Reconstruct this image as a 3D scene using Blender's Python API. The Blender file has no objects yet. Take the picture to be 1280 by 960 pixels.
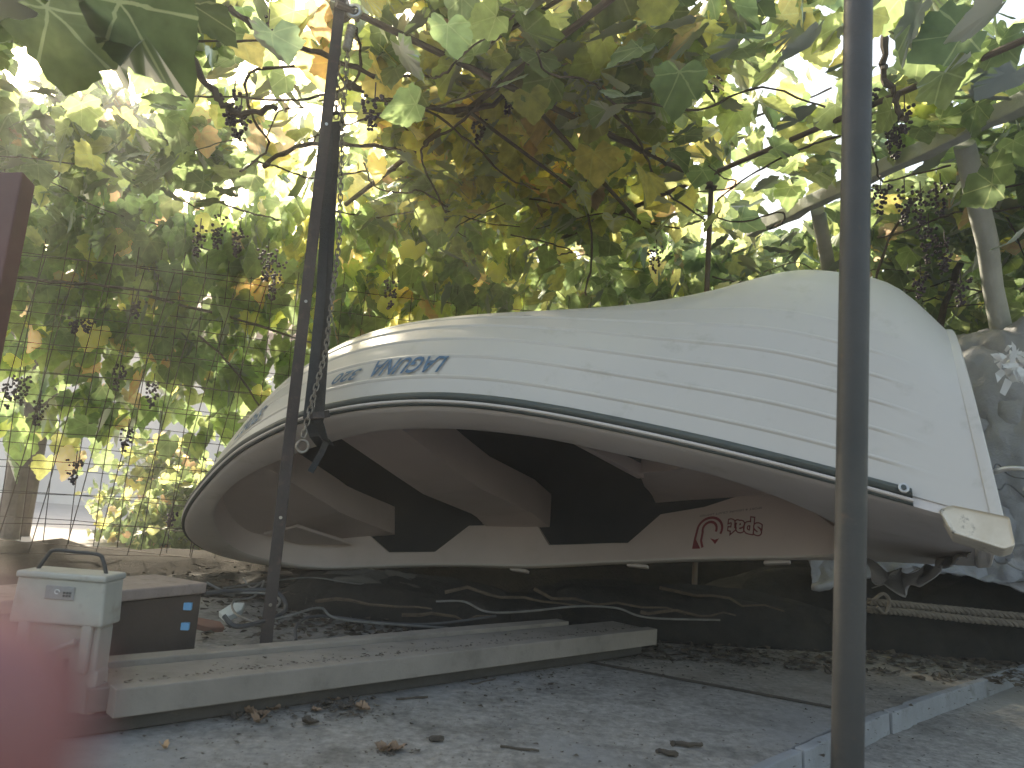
import bpy, bmesh, math, random
import numpy as np
from mathutils import Vector, Matrix
random.seed(7); rng = np.random.default_rng(7)
PI = math.pi
S = bpy.context.scene
COL = S.collection

# ---------------------------------------------------------------- camera, sky, sun, exposure
EYE = 0.55
HAZE = 0.017
FPX = 961.0
th, ro = math.radians(8.0), math.radians(4.4)
FW = np.array([0, math.cos(th), math.sin(th)])
r0 = np.array([1, 0, 0.]); u0 = np.array([0, -math.sin(th), math.cos(th)])
RT = math.cos(ro)*r0 + math.sin(ro)*u0
UP = -math.sin(ro)*r0 + math.cos(ro)*u0
CAMP = np.array([0, 0, EYE])
cam_d = bpy.data.cameras.new('camera'); cam = bpy.data.objects.new('camera', cam_d); COL.objects.link(cam)
M = Matrix.Identity(4)
for i in range(3):
    M[i][0] = RT[i]; M[i][1] = UP[i]; M[i][2] = -FW[i]; M[i][3] = CAMP[i]
cam.matrix_world = M
cam_d.sensor_width = 36; cam_d.lens = FPX/1280*36
cam_d.clip_start = 0.005; cam_d.clip_end = 500
cam_d.dof.use_dof = True; cam_d.dof.focus_distance = 2.8; cam_d.dof.aperture_fstop = 5.4
S.camera = cam

SUN_EL, SUN_AZ = 33.0, -34.0        # azimuth from +Y towards +X
w = bpy.data.worlds.new("World"); S.world = w; w.use_nodes = True
nt = w.node_tree; nt.nodes.clear()
sky = nt.nodes.new('ShaderNodeTexSky'); sky.sky_type = 'NISHITA'; sky.sun_disc = False
sky.sun_elevation = math.radians(SUN_EL); sky.sun_rotation = math.radians(SUN_AZ)
sky.air_density = 1.3; sky.dust_density = 3.0
bg = nt.nodes.new('ShaderNodeBackground'); bg.inputs[1].default_value = 0.15
ow = nt.nodes.new('ShaderNodeOutputWorld')
nt.links.new(sky.outputs[0], bg.inputs[0]); nt.links.new(bg.outputs[0], ow.inputs[0])
sd = bpy.data.lights.new('sun', 'SUN'); sun = bpy.data.objects.new('sun', sd); COL.objects.link(sun)
sd.energy = 3.2; sd.angle = math.radians(2.2); sd.color = (1, .95, .86)
az, el = math.radians(SUN_AZ), math.radians(SUN_EL)
sdir = Vector((math.sin(az)*math.cos(el), math.cos(az)*math.cos(el), math.sin(el)))
sun.rotation_euler = sdir.to_track_quat('Z', 'Y').to_euler()
S.view_settings.view_transform = 'Standard'; S.view_settings.look = 'None'
S.view_settings.exposure = 1.62; S.view_settings.gamma = 1.0; S.view_settings.use_curve_mapping = False
S.view_settings.use_white_balance = True; S.view_settings.white_balance_temperature = 7700; S.view_settings.white_balance_tint = 8
S.render.engine = 'CYCLES'
S.cycles.max_bounces = 12; S.cycles.diffuse_bounces = 7; S.cycles.transmission_bounces = 8; S.cycles.transparent_max_bounces = 8
S.cycles.caustics_reflective = False; S.cycles.caustics_refractive = False

# ---------------------------------------------------------------- helpers
def ray(px, py):
    d = FW + RT*(px-640)/FPX - UP*(py-480)/FPX
    return d
def on_z(px, py, z=0.0):           # photo direction met with a level plane
    d = ray(px, py); t = (z-EYE)/d[2]; return Vector(CAMP + d*t)
def on_y(px, py, y):               # ... met with a plane at distance y
    d = ray(px, py); t = y/d[1]; return Vector(CAMP + d*t)

def tag(o, label=None, cat=None, group=None, kind=None):
    if label: o['label'] = label
    if cat: o['category'] = cat
    if group: o['group'] = group
    if kind: o['kind'] = kind
    return o
def empty(name, loc=(0, 0, 0), label=None, cat=None, group=None):
    o = bpy.data.objects.new(name, None); COL.objects.link(o); o.location = loc; o.empty_display_size = .05
    return tag(o, label, cat, group)

class MB:
    def __init__(s): s.v = []; s.f = []
    def add(s, vs, fs):
        n = len(s.v); s.v += [tuple(v) for v in vs]; s.f += [tuple(i+n for i in f) for f in fs]; return s
    def grid(s, rows, closed_u=False, closed_v=False):
        nu = len(rows); nv = len(rows[0]); vs = [p for r in rows for p in r]; fs = []
        for i in range(nu if closed_u else nu-1):
            for j in range(nv if closed_v else nv-1):
                a = i*nv+j; b = i*nv+(j+1) % nv; c = ((i+1) % nu)*nv+(j+1) % nv; d = ((i+1) % nu)*nv+j
                fs.append((a, b, c, d))
        return s.add(vs, fs)
    def box(s, c, size, R=None, taper=1.0):
        c = Vector(c); hx, hy, hz = size[0]/2, size[1]/2, size[2]/2; vs = []
        for z in (-1, 1):
            k = taper if z > 0 else 1
            for x, y in ((-1, -1), (1, -1), (1, 1), (-1, 1)):
                p = Vector((x*hx*k, y*hy*k, z*hz)); vs.append((R @ p if R else p)+c)
        return s.add(vs, [(0, 3, 2, 1), (4, 5, 6, 7), (0, 1, 5, 4), (1, 2, 6, 5), (2, 3, 7, 6), (3, 0, 4, 7)])
    def tube(s, pts, r, n=8, cap=True, rs=None):
        pts = [Vector(p) for p in pts]; rows = []
        t = (pts[1]-pts[0]).normalized(); a = t.orthogonal().normalized()
        for i, p in enumerate(pts):
            tt = (pts[min(i+1, len(pts)-1)]-pts[max(i-1, 0)]).normalized()
            a = (a-tt*a.dot(tt)).normalized(); b = tt.cross(a)
            rr = rs[i] if rs else r
            rows.append([p+(a*math.cos(2*PI*k/n)+b*math.sin(2*PI*k/n))*rr for k in range(n)])
        m = len(s.v); s.grid(rows, closed_v=True)
        if cap:
            s.f.append(tuple(m+k for k in range(n))[::-1]); q = m+(len(rows)-1)*n; s.f.append(tuple(q+k for k in range(n)))
        return s
    def prism(s, poly, z0, z1, fn=lambda x, y, z: (x, y, z)):
        n = len(poly); vs = [fn(x, y, z0) for x, y in poly]+[fn(x, y, z1) for x, y in poly]
        return s.add(vs, [tuple(range(n))[::-1], tuple(range(n, 2*n))]+[(i, (i+1) % n, n+(i+1) % n, n+i) for i in range(n)])
    def build(s, name, mat, parent=None, smooth=False, bevel=0, seg=2, wn=False):
        if parent is not None and parent.name == 'dinghy': s.v = [dfm(v) for v in s.v]
        me = bpy.data.meshes.new(name); me.from_pydata([tuple(v) for v in s.v], [], s.f); me.validate(); me.update()
        bm = bmesh.new(); bm.from_mesh(me); bmesh.ops.recalc_face_normals(bm, faces=bm.faces)
        bm.to_mesh(me); bm.free()
        o = bpy.data.objects.new(name, me); COL.objects.link(o)
        if mat: me.materials.append(mat)
        if smooth:
            me.polygons.foreach_set('use_smooth', [True]*len(me.polygons))
            try: me.set_sharp_from_angle(angle=math.radians(38))
            except Exception: pass
        if bevel:
            m = o.modifiers.new('bevel', 'BEVEL'); m.width = bevel; m.segments = seg; m.limit_method = 'ANGLE'
        if parent: o.parent = parent
        return o

def crom(pts, n=8, closed=False):
    P = [np.array(p, float) for p in pts]; out = []; m = len(P)
    rngi = range(m if closed else m-1)
    for i in rngi:
        if closed: a, b, c, d = P[i-1], P[i], P[(i+1) % m], P[(i+2) % m]
        else: a, b, c, d = P[max(i-1, 0)], P[i], P[i+1], P[min(i+2, m-1)]
        for k in range(n):
            t = k/n
            out.append(.5*((2*b)+(-a+c)*t+(2*a-5*b+4*c-d)*t*t+(-a+3*b-3*c+d)*t**3))
    if not closed: out.append(P[-1])
    return out

# ---------------------------------------------------------------- materials
def mat(name, col, rough=.6, col2=None, scale=8, bump=0, bscale=60, metal=0, spec=.5, stain=None, sscale=3, samt=.5, thr=(.5, .62), coat=0):
    m = bpy.data.materials.new(name); m.use_nodes = True; N = m.node_tree; L = N.links; b = N.nodes['Principled BSDF']
    b.inputs['Roughness'].default_value = rough; b.inputs['Metallic'].default_value = metal
    b.inputs['Specular IOR Level'].default_value = spec; b.inputs['Coat Weight'].default_value = coat
    tc = N.nodes.new('ShaderNodeTexCoord')
    src = None
    def noise(sc, det=6, rg=.6):
        n = N.nodes.new('ShaderNodeTexNoise'); n.inputs['Scale'].default_value = sc; n.inputs['Detail'].default_value = det
        n.inputs['Roughness'].default_value = rg; L.new(tc.outputs['Object'], n.inputs['Vector']); return n
    def mix(fac, a, bb):
        x = N.nodes.new('ShaderNodeMix'); x.data_type = 'RGBA'; L.new(fac, x.inputs[0])
        for inp, v in ((6, a), (7, bb)):
            if isinstance(v, tuple): x.inputs[inp].default_value = (*v, 1)
            else: L.new(v, x.inputs[inp])
        return x.outputs[2]
    def ramp(fac, p0, p1):
        r = N.nodes.new('ShaderNodeMapRange'); L.new(fac, r.inputs[0]); r.inputs[1].default_value = p0; r.inputs[2].default_value = p1; return r.outputs[0]
    cur = tuple(col)
    if col2:
        cur = mix(ramp(noise(scale).outputs[0], .3, .7), cur, tuple(col2))
    if stain:
        st = ramp(noise(sscale, 9, .7).outputs[0], *thr)
        mm = N.nodes.new('ShaderNodeMath'); mm.operation = 'MULTIPLY'; mm.inputs[1].default_value = samt; L.new(st, mm.inputs[0])
        cur = mix(mm.outputs[0], cur, tuple(stain))
    if isinstance(cur, tuple): b.inputs['Base Color'].default_value = (*cur, 1)
    else: L.new(cur, b.inputs['Base Color'])
    rr = ramp(noise(scale*2.3).outputs[0], .2, .8); mr = N.nodes.new('ShaderNodeMapRange'); L.new(rr, mr.inputs[0])
    mr.inputs[3].default_value = max(rough-.1, .02); mr.inputs[4].default_value = min(rough+.12, 1); L.new(mr.outputs[0], b.inputs['Roughness'])
    if bump:
        bp = N.nodes.new('ShaderNodeBump'); bp.inputs['Strength'].default_value = bump; bp.inputs['Distance'].default_value = .01
        L.new(noise(bscale, 8, .65).outputs[0], bp.inputs['Height']); L.new(bp.outputs[0], b.inputs['Normal'])
    return m

m_gel = mat('white_gelcoat', (.485, .455, .43), .36, (.45, .42, .395), 1.3, stain=(.24, .22, .17), sscale=9, samt=.5, thr=(.58, .80), spec=.5, bump=.03, bscale=9)
m_liner = mat('aged_liner', (.56, .47, .455), .42, (.49, .41, .40), 2.5, stain=(.33, .28, .24), sscale=4, samt=.5, thr=(.55, .8))
m_flange = mat('flange_gelcoat', (.56, .51, .50), .42, (.49, .44, .42), 3, stain=(.30, .27, .20), sscale=9, samt=.6, thr=(.57, .78))
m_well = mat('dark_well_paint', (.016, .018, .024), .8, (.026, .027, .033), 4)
m_rubber = mat('rubber_rail', (.035, .045, .045), .5, (.06, .07, .065), 10, stain=(.2, .2, .18), sscale=14, samt=.4, thr=(.6, .8))
m_blue = mat('blue_lettering', (.025, .065, .13), .6, (.08, .17, .28), 60)
m_red = mat('maroon_lettering', (.24, .02, .035), .55, (.19, .02, .03), 40)
m_grey_txt = mat('small_print', (.10, .09, .10), .6)
m_chrome = mat('worn_steel', (.55, .55, .55), .35, (.35, .33, .3), 20, metal=1)
m_dirty = mat('dirty_cap', (.62, .57, .50), .6, (.48, .42, .34), 14, stain=(.05, .045, .04), sscale=16, samt=.9, thr=(.57, .66))
m_pole = mat('dark_painted_pole', (.026, .028, .030), .5, (.038, .036, .036), 9, stain=(.14, .075, .04), sscale=26, samt=.5, thr=(.62, .74), bump=.15, bscale=50)
m_bar = mat('rusty_brown_bar', (.05, .036, .033), .75, (.038, .03, .028), 12, stain=(.16, .10, .07), sscale=30, samt=.5, thr=(.55, .7), bump=.25, bscale=90)
m_strap = mat('dark_webbing', (.026, .028, .03), .85, (.04, .042, .045), 60, bump=.6, bscale=300)
m_chain = mat('chain_steel', (.32, .31, .29), .5, (.18, .14, .11), 60, metal=.8)
m_wire = mat('fence_wire', (.07, .06, .055), .6, (.10, .06, .04), 30, metal=.3)
m_rod = mat('pergola_iron', (.09, .075, .065), .7, (.14, .09, .06), 14)
m_cane = mat('vine_bark', (.11, .08, .055), .9, (.055, .04, .03), 30, bump=.8, bscale=60)
m_beam = mat('weathered_grey_wood', (.52, .53, .51), .8, (.38, .39, .37), 9, bump=.4, bscale=40)
m_redpost = mat('red_brown_paint', (.13, .055, .05), .6, (.10, .045, .04), 9)
m_tarp = mat('silver_tarp', (.30, .305, .345), .42, (.20, .205, .23), 5, bump=.8, bscale=22, spec=.6, stain=(.2, .19, .19), sscale=3, samt=.6, thr=(.5, .75))
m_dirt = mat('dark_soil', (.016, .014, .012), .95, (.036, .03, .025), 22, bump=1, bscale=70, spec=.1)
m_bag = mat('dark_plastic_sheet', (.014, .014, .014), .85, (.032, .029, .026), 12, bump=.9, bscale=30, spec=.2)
m_concbag = mat('dark_roll_fabric', (.075, .068, .06), .9, (.05, .046, .042), 7, bump=.7, bscale=26)
m_rope = mat('grey_rope', (.20, .17, .14), .9, (.12, .10, .085), 40, bump=.5, bscale=200)
m_cable = mat('dull_cable', (.17, .165, .16), .6, (.09, .085, .08), 20)
m_cabled = mat('dark_cable', (.05, .05, .055), .6)
m_darkwood = mat('dark_wood_block', (.075, .052, .042), .8, (.05, .04, .035), 9, bump=.4, bscale=35)
m_boxtop = mat('pale_board', (.30, .235, .21), .75, (.22, .17, .15), 12, bump=.3, bscale=50, stain=(.08, .06, .05), sscale=20, samt=.7, thr=(.52, .7))
m_can = mat('chipped_cream_enamel', (.40, .385, .35), .5, (.29, .28, .255), 6, stain=(.17, .13, .09), sscale=11, samt=.65, thr=(.55, .72), bump=.12, bscale=40)
m_label = mat('grey_plate', (.27, .27, .27), .5, (.2, .2, .2), 70)
m_clip = mat('blue_plastic', (.16, .40, .66), .4)
m_brick = mat('terracotta', (.28, .14, .10), .85, (.2, .11, .085), 12)
m_deadleaf = mat('dead_leaf_brown', (.16, .10, .065), .8, (.30, .20, .13), 25)
m_deadpale = mat('dead_leaf_tan', (.42, .27, .15), .8, (.30, .18, .09), 30)
m_debris = mat('dark_crumbs', (.04, .032, .028), .9, (.09, .07, .05), 30)
m_grape = mat('dark_grape', (.03, .018, .035), .45, (.06, .03, .045), 30)
m_wall = mat('white_render', (.86, .81, .79), .8, (.74, .68, .66), 2, bump=.2)
m_glass = mat('window_glass', (.12, .14, .18), .15, (.16, .18, .22), 2)
m_frame = mat('window_trim', (.34, .36, .42), .6)
m_bark = mat('tree_bark', (.20, .17, .15), .9, (.12, .10, .09), 12, bump=.8, bscale=30)
m_skin = mat('skin', (.26, .10, .095), .5, (.22, .088, .088), 90)
m_skin.node_tree.nodes['Principled BSDF'].inputs['Subsurface Weight'].default_value = .25
m_skin.node_tree.nodes['Principled BSDF'].inputs['Subsurface Radius'].default_value = (.008, .003, .002)
m_nail = mat('nail', (.62, .38, .34), .3)

def mat_slab(name, c1, c2, c3, blue):
    m = mat(name, c1, .82, c2, 1.7, bump=.35, bscale=55, stain=c3, sscale=5, samt=.9, thr=(.47, .66), spec=.3)
    N = m.node_tree; L = N.links; b = N.nodes['Principled BSDF']; src = b.inputs['Base Color'].links[0].from_socket
    tc = N.nodes['Texture Coordinate']
    v = N.nodes.new('ShaderNodeTexNoise'); v.inputs['Scale'].default_value = 38; v.inputs['Detail'].default_value = 7; v.inputs['Roughness'].default_value = .75
    L.new(tc.outputs['Object'], v.inputs['Vector'])
    r = N.nodes.new('ShaderNodeMapRange'); L.new(v.outputs[0], r.inputs[0]); r.inputs[1].default_value = .35; r.inputs[2].default_value = .7; r.inputs[3].default_value = .5; r.inputs[4].default_value = 1.2
    x = N.nodes.new('ShaderNodeMix'); x.data_type = 'RGBA'; x.blend_type = 'MULTIPLY'; x.inputs[0].default_value = 1
    L.new(src, x.inputs[6]); L.new(r.outputs[0], x.inputs[7])
    n2 = N.nodes.new('ShaderNodeTexNoise'); n2.inputs['Scale'].default_value = 1.6; n2.inputs['Detail'].default_value = 3
    L.new(tc.outputs['Object'], n2.inputs['Vector'])
    r2 = N.nodes.new('ShaderNodeMapRange'); L.new(n2.outputs[0], r2.inputs[0]); r2.inputs[1].default_value = .52; r2.inputs[2].default_value = .64; r2.inputs[4].default_value = .7
    y = N.nodes.new('ShaderNodeMix'); y.data_type = 'RGBA'; L.new(r2.outputs[0], y.inputs[0]); L.new(x.outputs[2], y.inputs[6]); y.inputs[7].default_value = (*blue, 1)
    L.new(y.outputs[2], b.inputs['Base Color']); return m
m_slab = mat_slab('blue_grey_concrete', (.32, .30, .28), (.25, .238, .225), (.14, .13, .12), (.22, .218, .22))
m_slab2 = mat_slab('brown_grey_concrete', (.34, .31, .275), (.26, .24, .215), (.14, .125, .11), (.29, .255, .22))
m_path = mat_slab('pale_path_concrete', (.38, .355, .33), (.31, .29, .27), (.19, .175, .16), (.33, .31, .29))
m_kerb = mat('kerb_stone', (.25, .26, .28), .8, (.18, .185, .195), 7, bump=.4, bscale=40, stain=(.07, .065, .055), sscale=9, samt=.7, thr=(.55, .7))
m_planks = mat('grey_plank', (.245, .215, .19), .8, (.165, .148, .132), 5, bump=.3, bscale=45, stain=(.11, .085, .07), sscale=10, samt=.6, thr=(.55, .75))
m_ground = mat('garden_soil', (.10, .085, .065), .95, (.06, .05, .04), 3, bump=1, bscale=20)

def mat_leaf(name):
    m = bpy.data.materials.new(name); m.use_nodes = True; N = m.node_tree; L = N.links; N.nodes.clear()
    out = N.nodes.new('ShaderNodeOutputMaterial')
    at = N.nodes.new('ShaderNodeAttribute'); at.attribute_name = 'leafcol'
    uv = N.nodes.new('ShaderNodeUVMap')
    # palmate veins from the leaf's own uv
    sep = N.nodes.new('ShaderNodeSeparateXYZ'); L.new(uv.outputs[0], sep.inputs[0])
    def math_(op, a, b=None, c=None):
        n = N.nodes.new('ShaderNodeMath'); n.operation = op
        for i, v in enumerate((a, b, c)):
            if v is None: continue
            if isinstance(v, (int, float)): n.inputs[i].default_value = v
            else: L.new(v, n.inputs[i])
        return n.outputs[0]
    ang = math_('ARCTAN2', sep.outputs[1], sep.outputs[0])
    a5 = math_('MULTIPLY', ang, 5/ (2*PI)*1.25); fr = math_('ABSOLUTE', math_('SUBTRACT', math_('FRACT', math_('ADD', a5, .187)), .5))
    rad = math_('SQRT', math_('ADD', math_('MULTIPLY', sep.outputs[0], sep.outputs[0]), math_('MULTIPLY', sep.outputs[1], sep.outputs[1])))
    dist = math_('MULTIPLY', fr, rad)
    vein = math_('LESS_THAN', dist, .016)
    # the fraction is centred so that veins run along .5 -> fr small
    nz = N.nodes.new('ShaderNodeTexNoise'); nz.inputs['Scale'].default_value = 22; nz.inputs['Detail'].default_value = 4
    tc = N.nodes.new('ShaderNodeTexCoord'); L.new(tc.outputs['Object'], nz.inputs['Vector'])
    mr = N.nodes.new('ShaderNodeMapRange'); L.new(nz.outputs[0], mr.inputs[0]); mr.inputs[1].default_value = .3; mr.inputs[2].default_value = .7; mr.inputs[3].default_value = .75; mr.inputs[4].default_value = 1.2
    mu = N.nodes.new('ShaderNodeMix'); mu.data_type = 'RGBA'; mu.blend_type = 'MULTIPLY'; mu.inputs[0].default_value = 1
    L.new(at.outputs['Color'], mu.inputs[6]); L.new(mr.outputs[0], mu.inputs[7])
    vm = N.nodes.new('ShaderNodeMix'); vm.data_type = 'RGBA'; L.new(math_('MULTIPLY', vein, .22), vm.inputs[0]); L.new(mu.outputs[2], vm.inputs[6]); vm.inputs[7].default_value = (.34, .36, .16, 1)
    dif = N.nodes.new('ShaderNodeBsdfDiffuse'); L.new(vm.outputs[2], dif.inputs[0])
    sc = N.nodes.new('ShaderNodeVectorMath'); sc.operation = 'SCALE'; sc.inputs[3].default_value = 4.0; ds = N.nodes.new('ShaderNodeHueSaturation'); ds.inputs['Saturation'].default_value = .80; L.new(vm.outputs[2], ds.inputs['Color']); L.new(ds.outputs[0], sc.inputs[0])
    tr = N.nodes.new('ShaderNodeBsdfTranslucent'); L.new(sc.outputs[0], tr.inputs[0])
    mx = N.nodes.new('ShaderNodeMixShader'); mx.inputs[0].default_value = .58; L.new(dif.outputs[0], mx.inputs[1]); L.new(tr.outputs[0], mx.inputs[2])
    gl = N.nodes.new('ShaderNodeBsdfGlossy'); gl.inputs['Roughness'].default_value = .42; gl.inputs[0].default_value = (.6, .65, .6, 1)
    fr_ = N.nodes.new('ShaderNodeFresnel'); fr_.inputs[0].default_value = 1.16
    m2 = N.nodes.new('ShaderNodeMixShader'); L.new(fr_.outputs[0], m2.inputs[0]); L.new(mx.outputs[0], m2.inputs[1]); L.new(gl.outputs[0], m2.inputs[2])
    L.new(m2.outputs[0], out.inputs[0]); return m
m_leaf = mat_leaf('vine_leaf')

# ---------------------------------------------------------------- setting: ground, slabs, kerb
def sheet(name, poly, z, m, label=None, thick=None):
    mb = MB()
    if thick: mb.prism([(p[0], p[1]) for p in poly], z-thick, z)
    else: mb.add([(p[0], p[1], z) for p in poly], [tuple(range(len(poly)))])
    o = mb.build(name, m, bevel=.004 if thick else 0); tag(o, kind='structure'); return o
sheet('ground', [(-200, -200), (200, -200), (200, 300), (-200, 300)], -.10, m_ground)

e0, e1, e2, e3 = on_z(940, 960), on_z(1062, 902), on_z(1120, 882), on_z(1280, 831)
s0, s1 = on_z(722, 826), on_z(1058, 889)
dirr = (e3-e2).normalized(); far_r = e3+dirr*.75
near = e0+(e0-e1).normalized()*1.6
sdir2 = (s0-s1).normalized()
sheet('concrete_slab', [near, e0, e1+Vector((-.012, 0, 0)), s1, s0, s0+sdir2*1.6, (-3.0, 2.9), (-3.0, -1.2)], 0, m_slab, thick=.12)
g = Vector((.007, .020, 0))
sheet('concrete_slab', [s1+g, e1+g, e2, e3, far_r, far_r+Vector((-.6, .6, 0)), (.6, 4.1), (-1.2, 3.4), s0+sdir2*1.6+g, s0+g], -.002, m_slab2, thick=.12)
jt = MB(); rws = []
for k in range(21):
    q = s1+(s0+sdir2*.3-s1)*k/20+Vector((rng.normal(0, .0012), rng.normal(0, .0012), 0)); rws.append([(q.x-.003, q.y-.006, .0025), (q.x+.009, q.y+.022, .0025)])
tag(jt.grid(rws).build('slab_joint', m_debris), kind='structure')
sheet('path', [near+Vector((.02, -.5, 0)), (6, -2), (8, 3.4), far_r+Vector((1.5, .3, 0)), far_r, e3, e2, e1, e0], -.055, m_path)
# kerb stones along the slab edge, each its own thing
pts = [near, e0+(e1-e0)*.35, e1+(e2-e1)*.62, e2+(e3-e2)*.06, e3, far_r]
klab = ['long grey kerb stone edging the near end of the blue grey slab', 'grey kerb stone running behind the foot of the thick dark pole',
        'short pale broken kerb stone right of the dark pole', 'long stained kerb stone right of the short broken one', 'far kerb stone by the orange dead leaves at right']
for i in range(5):
    a, b = pts[i], pts[i+1]; d = (b-a); n = Vector((d.y, -d.x, 0)).normalized()
    mb = MB(); a2 = a+d.normalized()*.006; b2 = b-d.normalized()*.006; off = .004*((i*7) % 3)
    rows = []
    K = 14
    for k in range(K+1):
        p = a2+(b2-a2)*k/K; j = rng.normal(0, .0022)
        rows.append([p+n*(off+.001+j)+Vector((0, 0, -.09)), p+n*(off+.001+j)+Vector((0, 0, .006+rng.normal(0, .0012))), p+n*(off+.026+j)+Vector((0, 0, .004)), p+n*(off+.030+j)+Vector((0, 0, -.09))])
    mb.grid(rows, closed_v=True); mb.f.append((0, 1, 2, 3)); q = K*4; mb.f.append((q, q+1, q+2, q+3))
    o = mb.build('kerb_stone', m_kerb, bevel=.003); tag(o, klab[i], 'kerb', 'kerb stones along the slab edge')

# ---------------------------------------------------------------- the upturned dinghy
K_ = np.array([0, .15, .3, .45, .6, .75, .88, 1.0]); LB = 3.2
kb = [.5181, .5853, .6915, .8131, .8404, .7026, .5976, .5558]
ks = [0, -.0885, -.1387, -.1383, -.0633, .0364, .1708, .2773]
KD_ = np.array([0, .04, .09, .16, .24, .34, .5, .68, .85, 1.0])
kd = [.6676, .8127, .8598, .8575, .7579, .6555, .6117, .6489, .4774, .2398]
def spl(k, K_=K_):
    k = np.array(k, float); n = len(K_); h = np.diff(K_); A = np.zeros((n, n)); r = np.zeros(n); A[0, 0] = A[-1, -1] = 1
    for i in range(1, n-1):
        A[i, i-1] = h[i-1]; A[i, i] = 2*(h[i-1]+h[i]); A[i, i+1] = h[i]; r[i] = 6*((k[i+1]-k[i])/h[i]-(k[i]-k[i-1])/h[i-1])
    m = np.linalg.solve(A, r)
    def f(u):
        i = int(np.clip(np.searchsorted(K_, u)-1, 0, n-2)); t = u-K_[i]; H = h[i]
        return float(k[i]+t*((k[i+1]-k[i])/H-H*(2*m[i]+m[i+1])/6)+t*t*m[i]/2+t**3*(m[i+1]-m[i])/(6*H))
    return f
fb, fs_, fd = spl(kb), spl(ks), spl(kd, KD_)
def hb(x):
    u = min(max(x/LB, 0), 1); c = min(max((u-.72)/.28, 0), 1); return fb(u)*(1-c**1.9159)**(1/1.9159)
def zg(x): return -fs_(min(max(x/LB, 0), 1))
def hd(x):
    u = min(max(x/LB, 0), 1); c = min(max((u-.8)/.2, 0), 1); return fd(u)*(1-.75*c**2.2)
NEXP = 2.2856
def dfm(v):        # stern rake and the slight twist of the old hull
    x, y, z = v; b = hb(x); tw = .2281*min(max(1-x/1.4, 0), 1)**1.5*min(max((b-y)/(2*b+1e-6), 0), 1)
    return (x+.1853*(z-zg(x))*min(max(1-x/(.35*LB), 0), 1)**1.5, y, z+tw)
_tt = np.linspace(0, PI/2, 260)
def nex(x): return float(np.interp(x/LB, [0, .12, .35, 1.0], [2.5375, 2.5049, 2.2833, 2.2855]))
def sect(x):
    b, d = hb(x), hd(x); n_ = nex(x); return b*np.cos(_tt)**(2/n_), d*np.sin(_tt)**(2/n_)
def section_at(x, fr, off=0.0, inset=0.0):
    """points of the near half section at arc fractions fr (0 gunwale .. 1 keel)"""
    y, z = sect(x)
    if inset:
        b, d = max(hb(x)-inset, .003), max(hd(x)-inset, .003); n_ = nex(x); y = b*np.cos(_tt)**(2/n_); z = d*np.sin(_tt)**(2/n_)
    ds = np.hypot(np.diff(y), np.diff(z)); s = np.concatenate([[0], np.cumsum(ds)]); s /= max(s[-1], 1e-6)
    Y = np.interp(fr, s, y); Z = np.interp(fr, s, z)
    dy = np.gradient(Y); dz = np.gradient(Z); nn = np.hypot(dy, dz)+1e-9; ny, nz = dz/nn, -dy/nn
    o = off if np.ndim(off) else np.full(len(fr), off)
    return Y+ny*o, zg(x)+Z+nz*o
def smooth01(a): a = min(max(a, 0), 1); return a*a*(3-2*a)
STR = .0725
fr_list = []
for k in range(7):
    a = k*STR; fr_list += [a+STR*q for q in (.0, .3, .6, .82, .88, .92, .955, .985)]
fr_list += list(np.linspace(7*STR, 1, 22))
fr_list = np.array(fr_list)
def strake_off(x):
    o = []
    for f in fr_list:
        k = f/STR; fr_ = k-math.floor(k+1e-6)
        v = 0.0
        if f < 7*STR-1e-6: v = .004*fr_+(.0045*math.sin(PI*min(max((fr_-.82)/.18, 0), 1)) if fr_ > .82 else 0)
        amp = (1-smooth01((f-.30)/.22))*smooth01((x-.12)/.10)*(1-smooth01((x-2.35)/.6))
        o.append(v*amp)
    return np.array(o)
boat = empty('dinghy', (1.3994, 2.2253, -.1462+EYE), 'white upside-down fibreglass dinghy tilted on its far side over the slab', 'boat')
boat.rotation_euler = (.3346, -.0128, 2.5987)      # fitted as Rz*Ry*Rx
BM = Matrix.Translation(boat.location) @ boat.rotation_euler.to_matrix().to_4x4()
us = list(LB*(1-(1-np.linspace(0, 1, 110))**1.5)); us[-1] = LB*.9995
rows = []
for x in us:
    Y, Z = section_at(x, fr_list, strake_off(x))
    near_ = [(x, y, z) for y, z in zip(Y, Z)]
    far_ = [(x, -y, z) for y, z in zip(Y, Z)][::-1]
    rows.append(near_[:-1]+[(x, 0, Z[-1])]+far_[1:])
mb = MB().grid(rows)
hull = mb.build('hull', m_gel, boat, smooth=True)
hull.data.set_sharp_from_angle(angle=math.radians(28))
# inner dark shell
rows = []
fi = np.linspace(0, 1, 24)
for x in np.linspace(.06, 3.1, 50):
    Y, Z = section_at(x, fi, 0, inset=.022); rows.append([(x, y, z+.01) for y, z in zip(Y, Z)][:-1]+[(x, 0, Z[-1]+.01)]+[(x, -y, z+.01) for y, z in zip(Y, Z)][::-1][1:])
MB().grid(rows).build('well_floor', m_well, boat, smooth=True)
# transom
Y, Z = section_at(0.0, np.linspace(0, 1, 40), 0)
ring = [(y, z) for y, z in zip(Y, Z)][:-1]+[(0, Z[-1])]+[(-y, z) for y, z in zip(Y, Z)][::-1][1:]
cz = .25
def ringat(x, k, dz=0): return [(x, y*k, cz+(z-cz)*k+dz) for y, z in ring]
mb = MB(); rr = [ringat(.012, 1.003), ringat(.010, 1.011), ringat(-.004, 1.014), ringat(-.014, 1.010), ringat(-.017, .998), ringat(-.012, .975), ringat(-.006, .965)]
mb.grid(rr, closed_v=True); n = len(ring); q = 6*n; mb.f.append(tuple(q+i for i in range(n)))
mb.build('transom', m_gel, boat, smooth=True)
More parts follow.
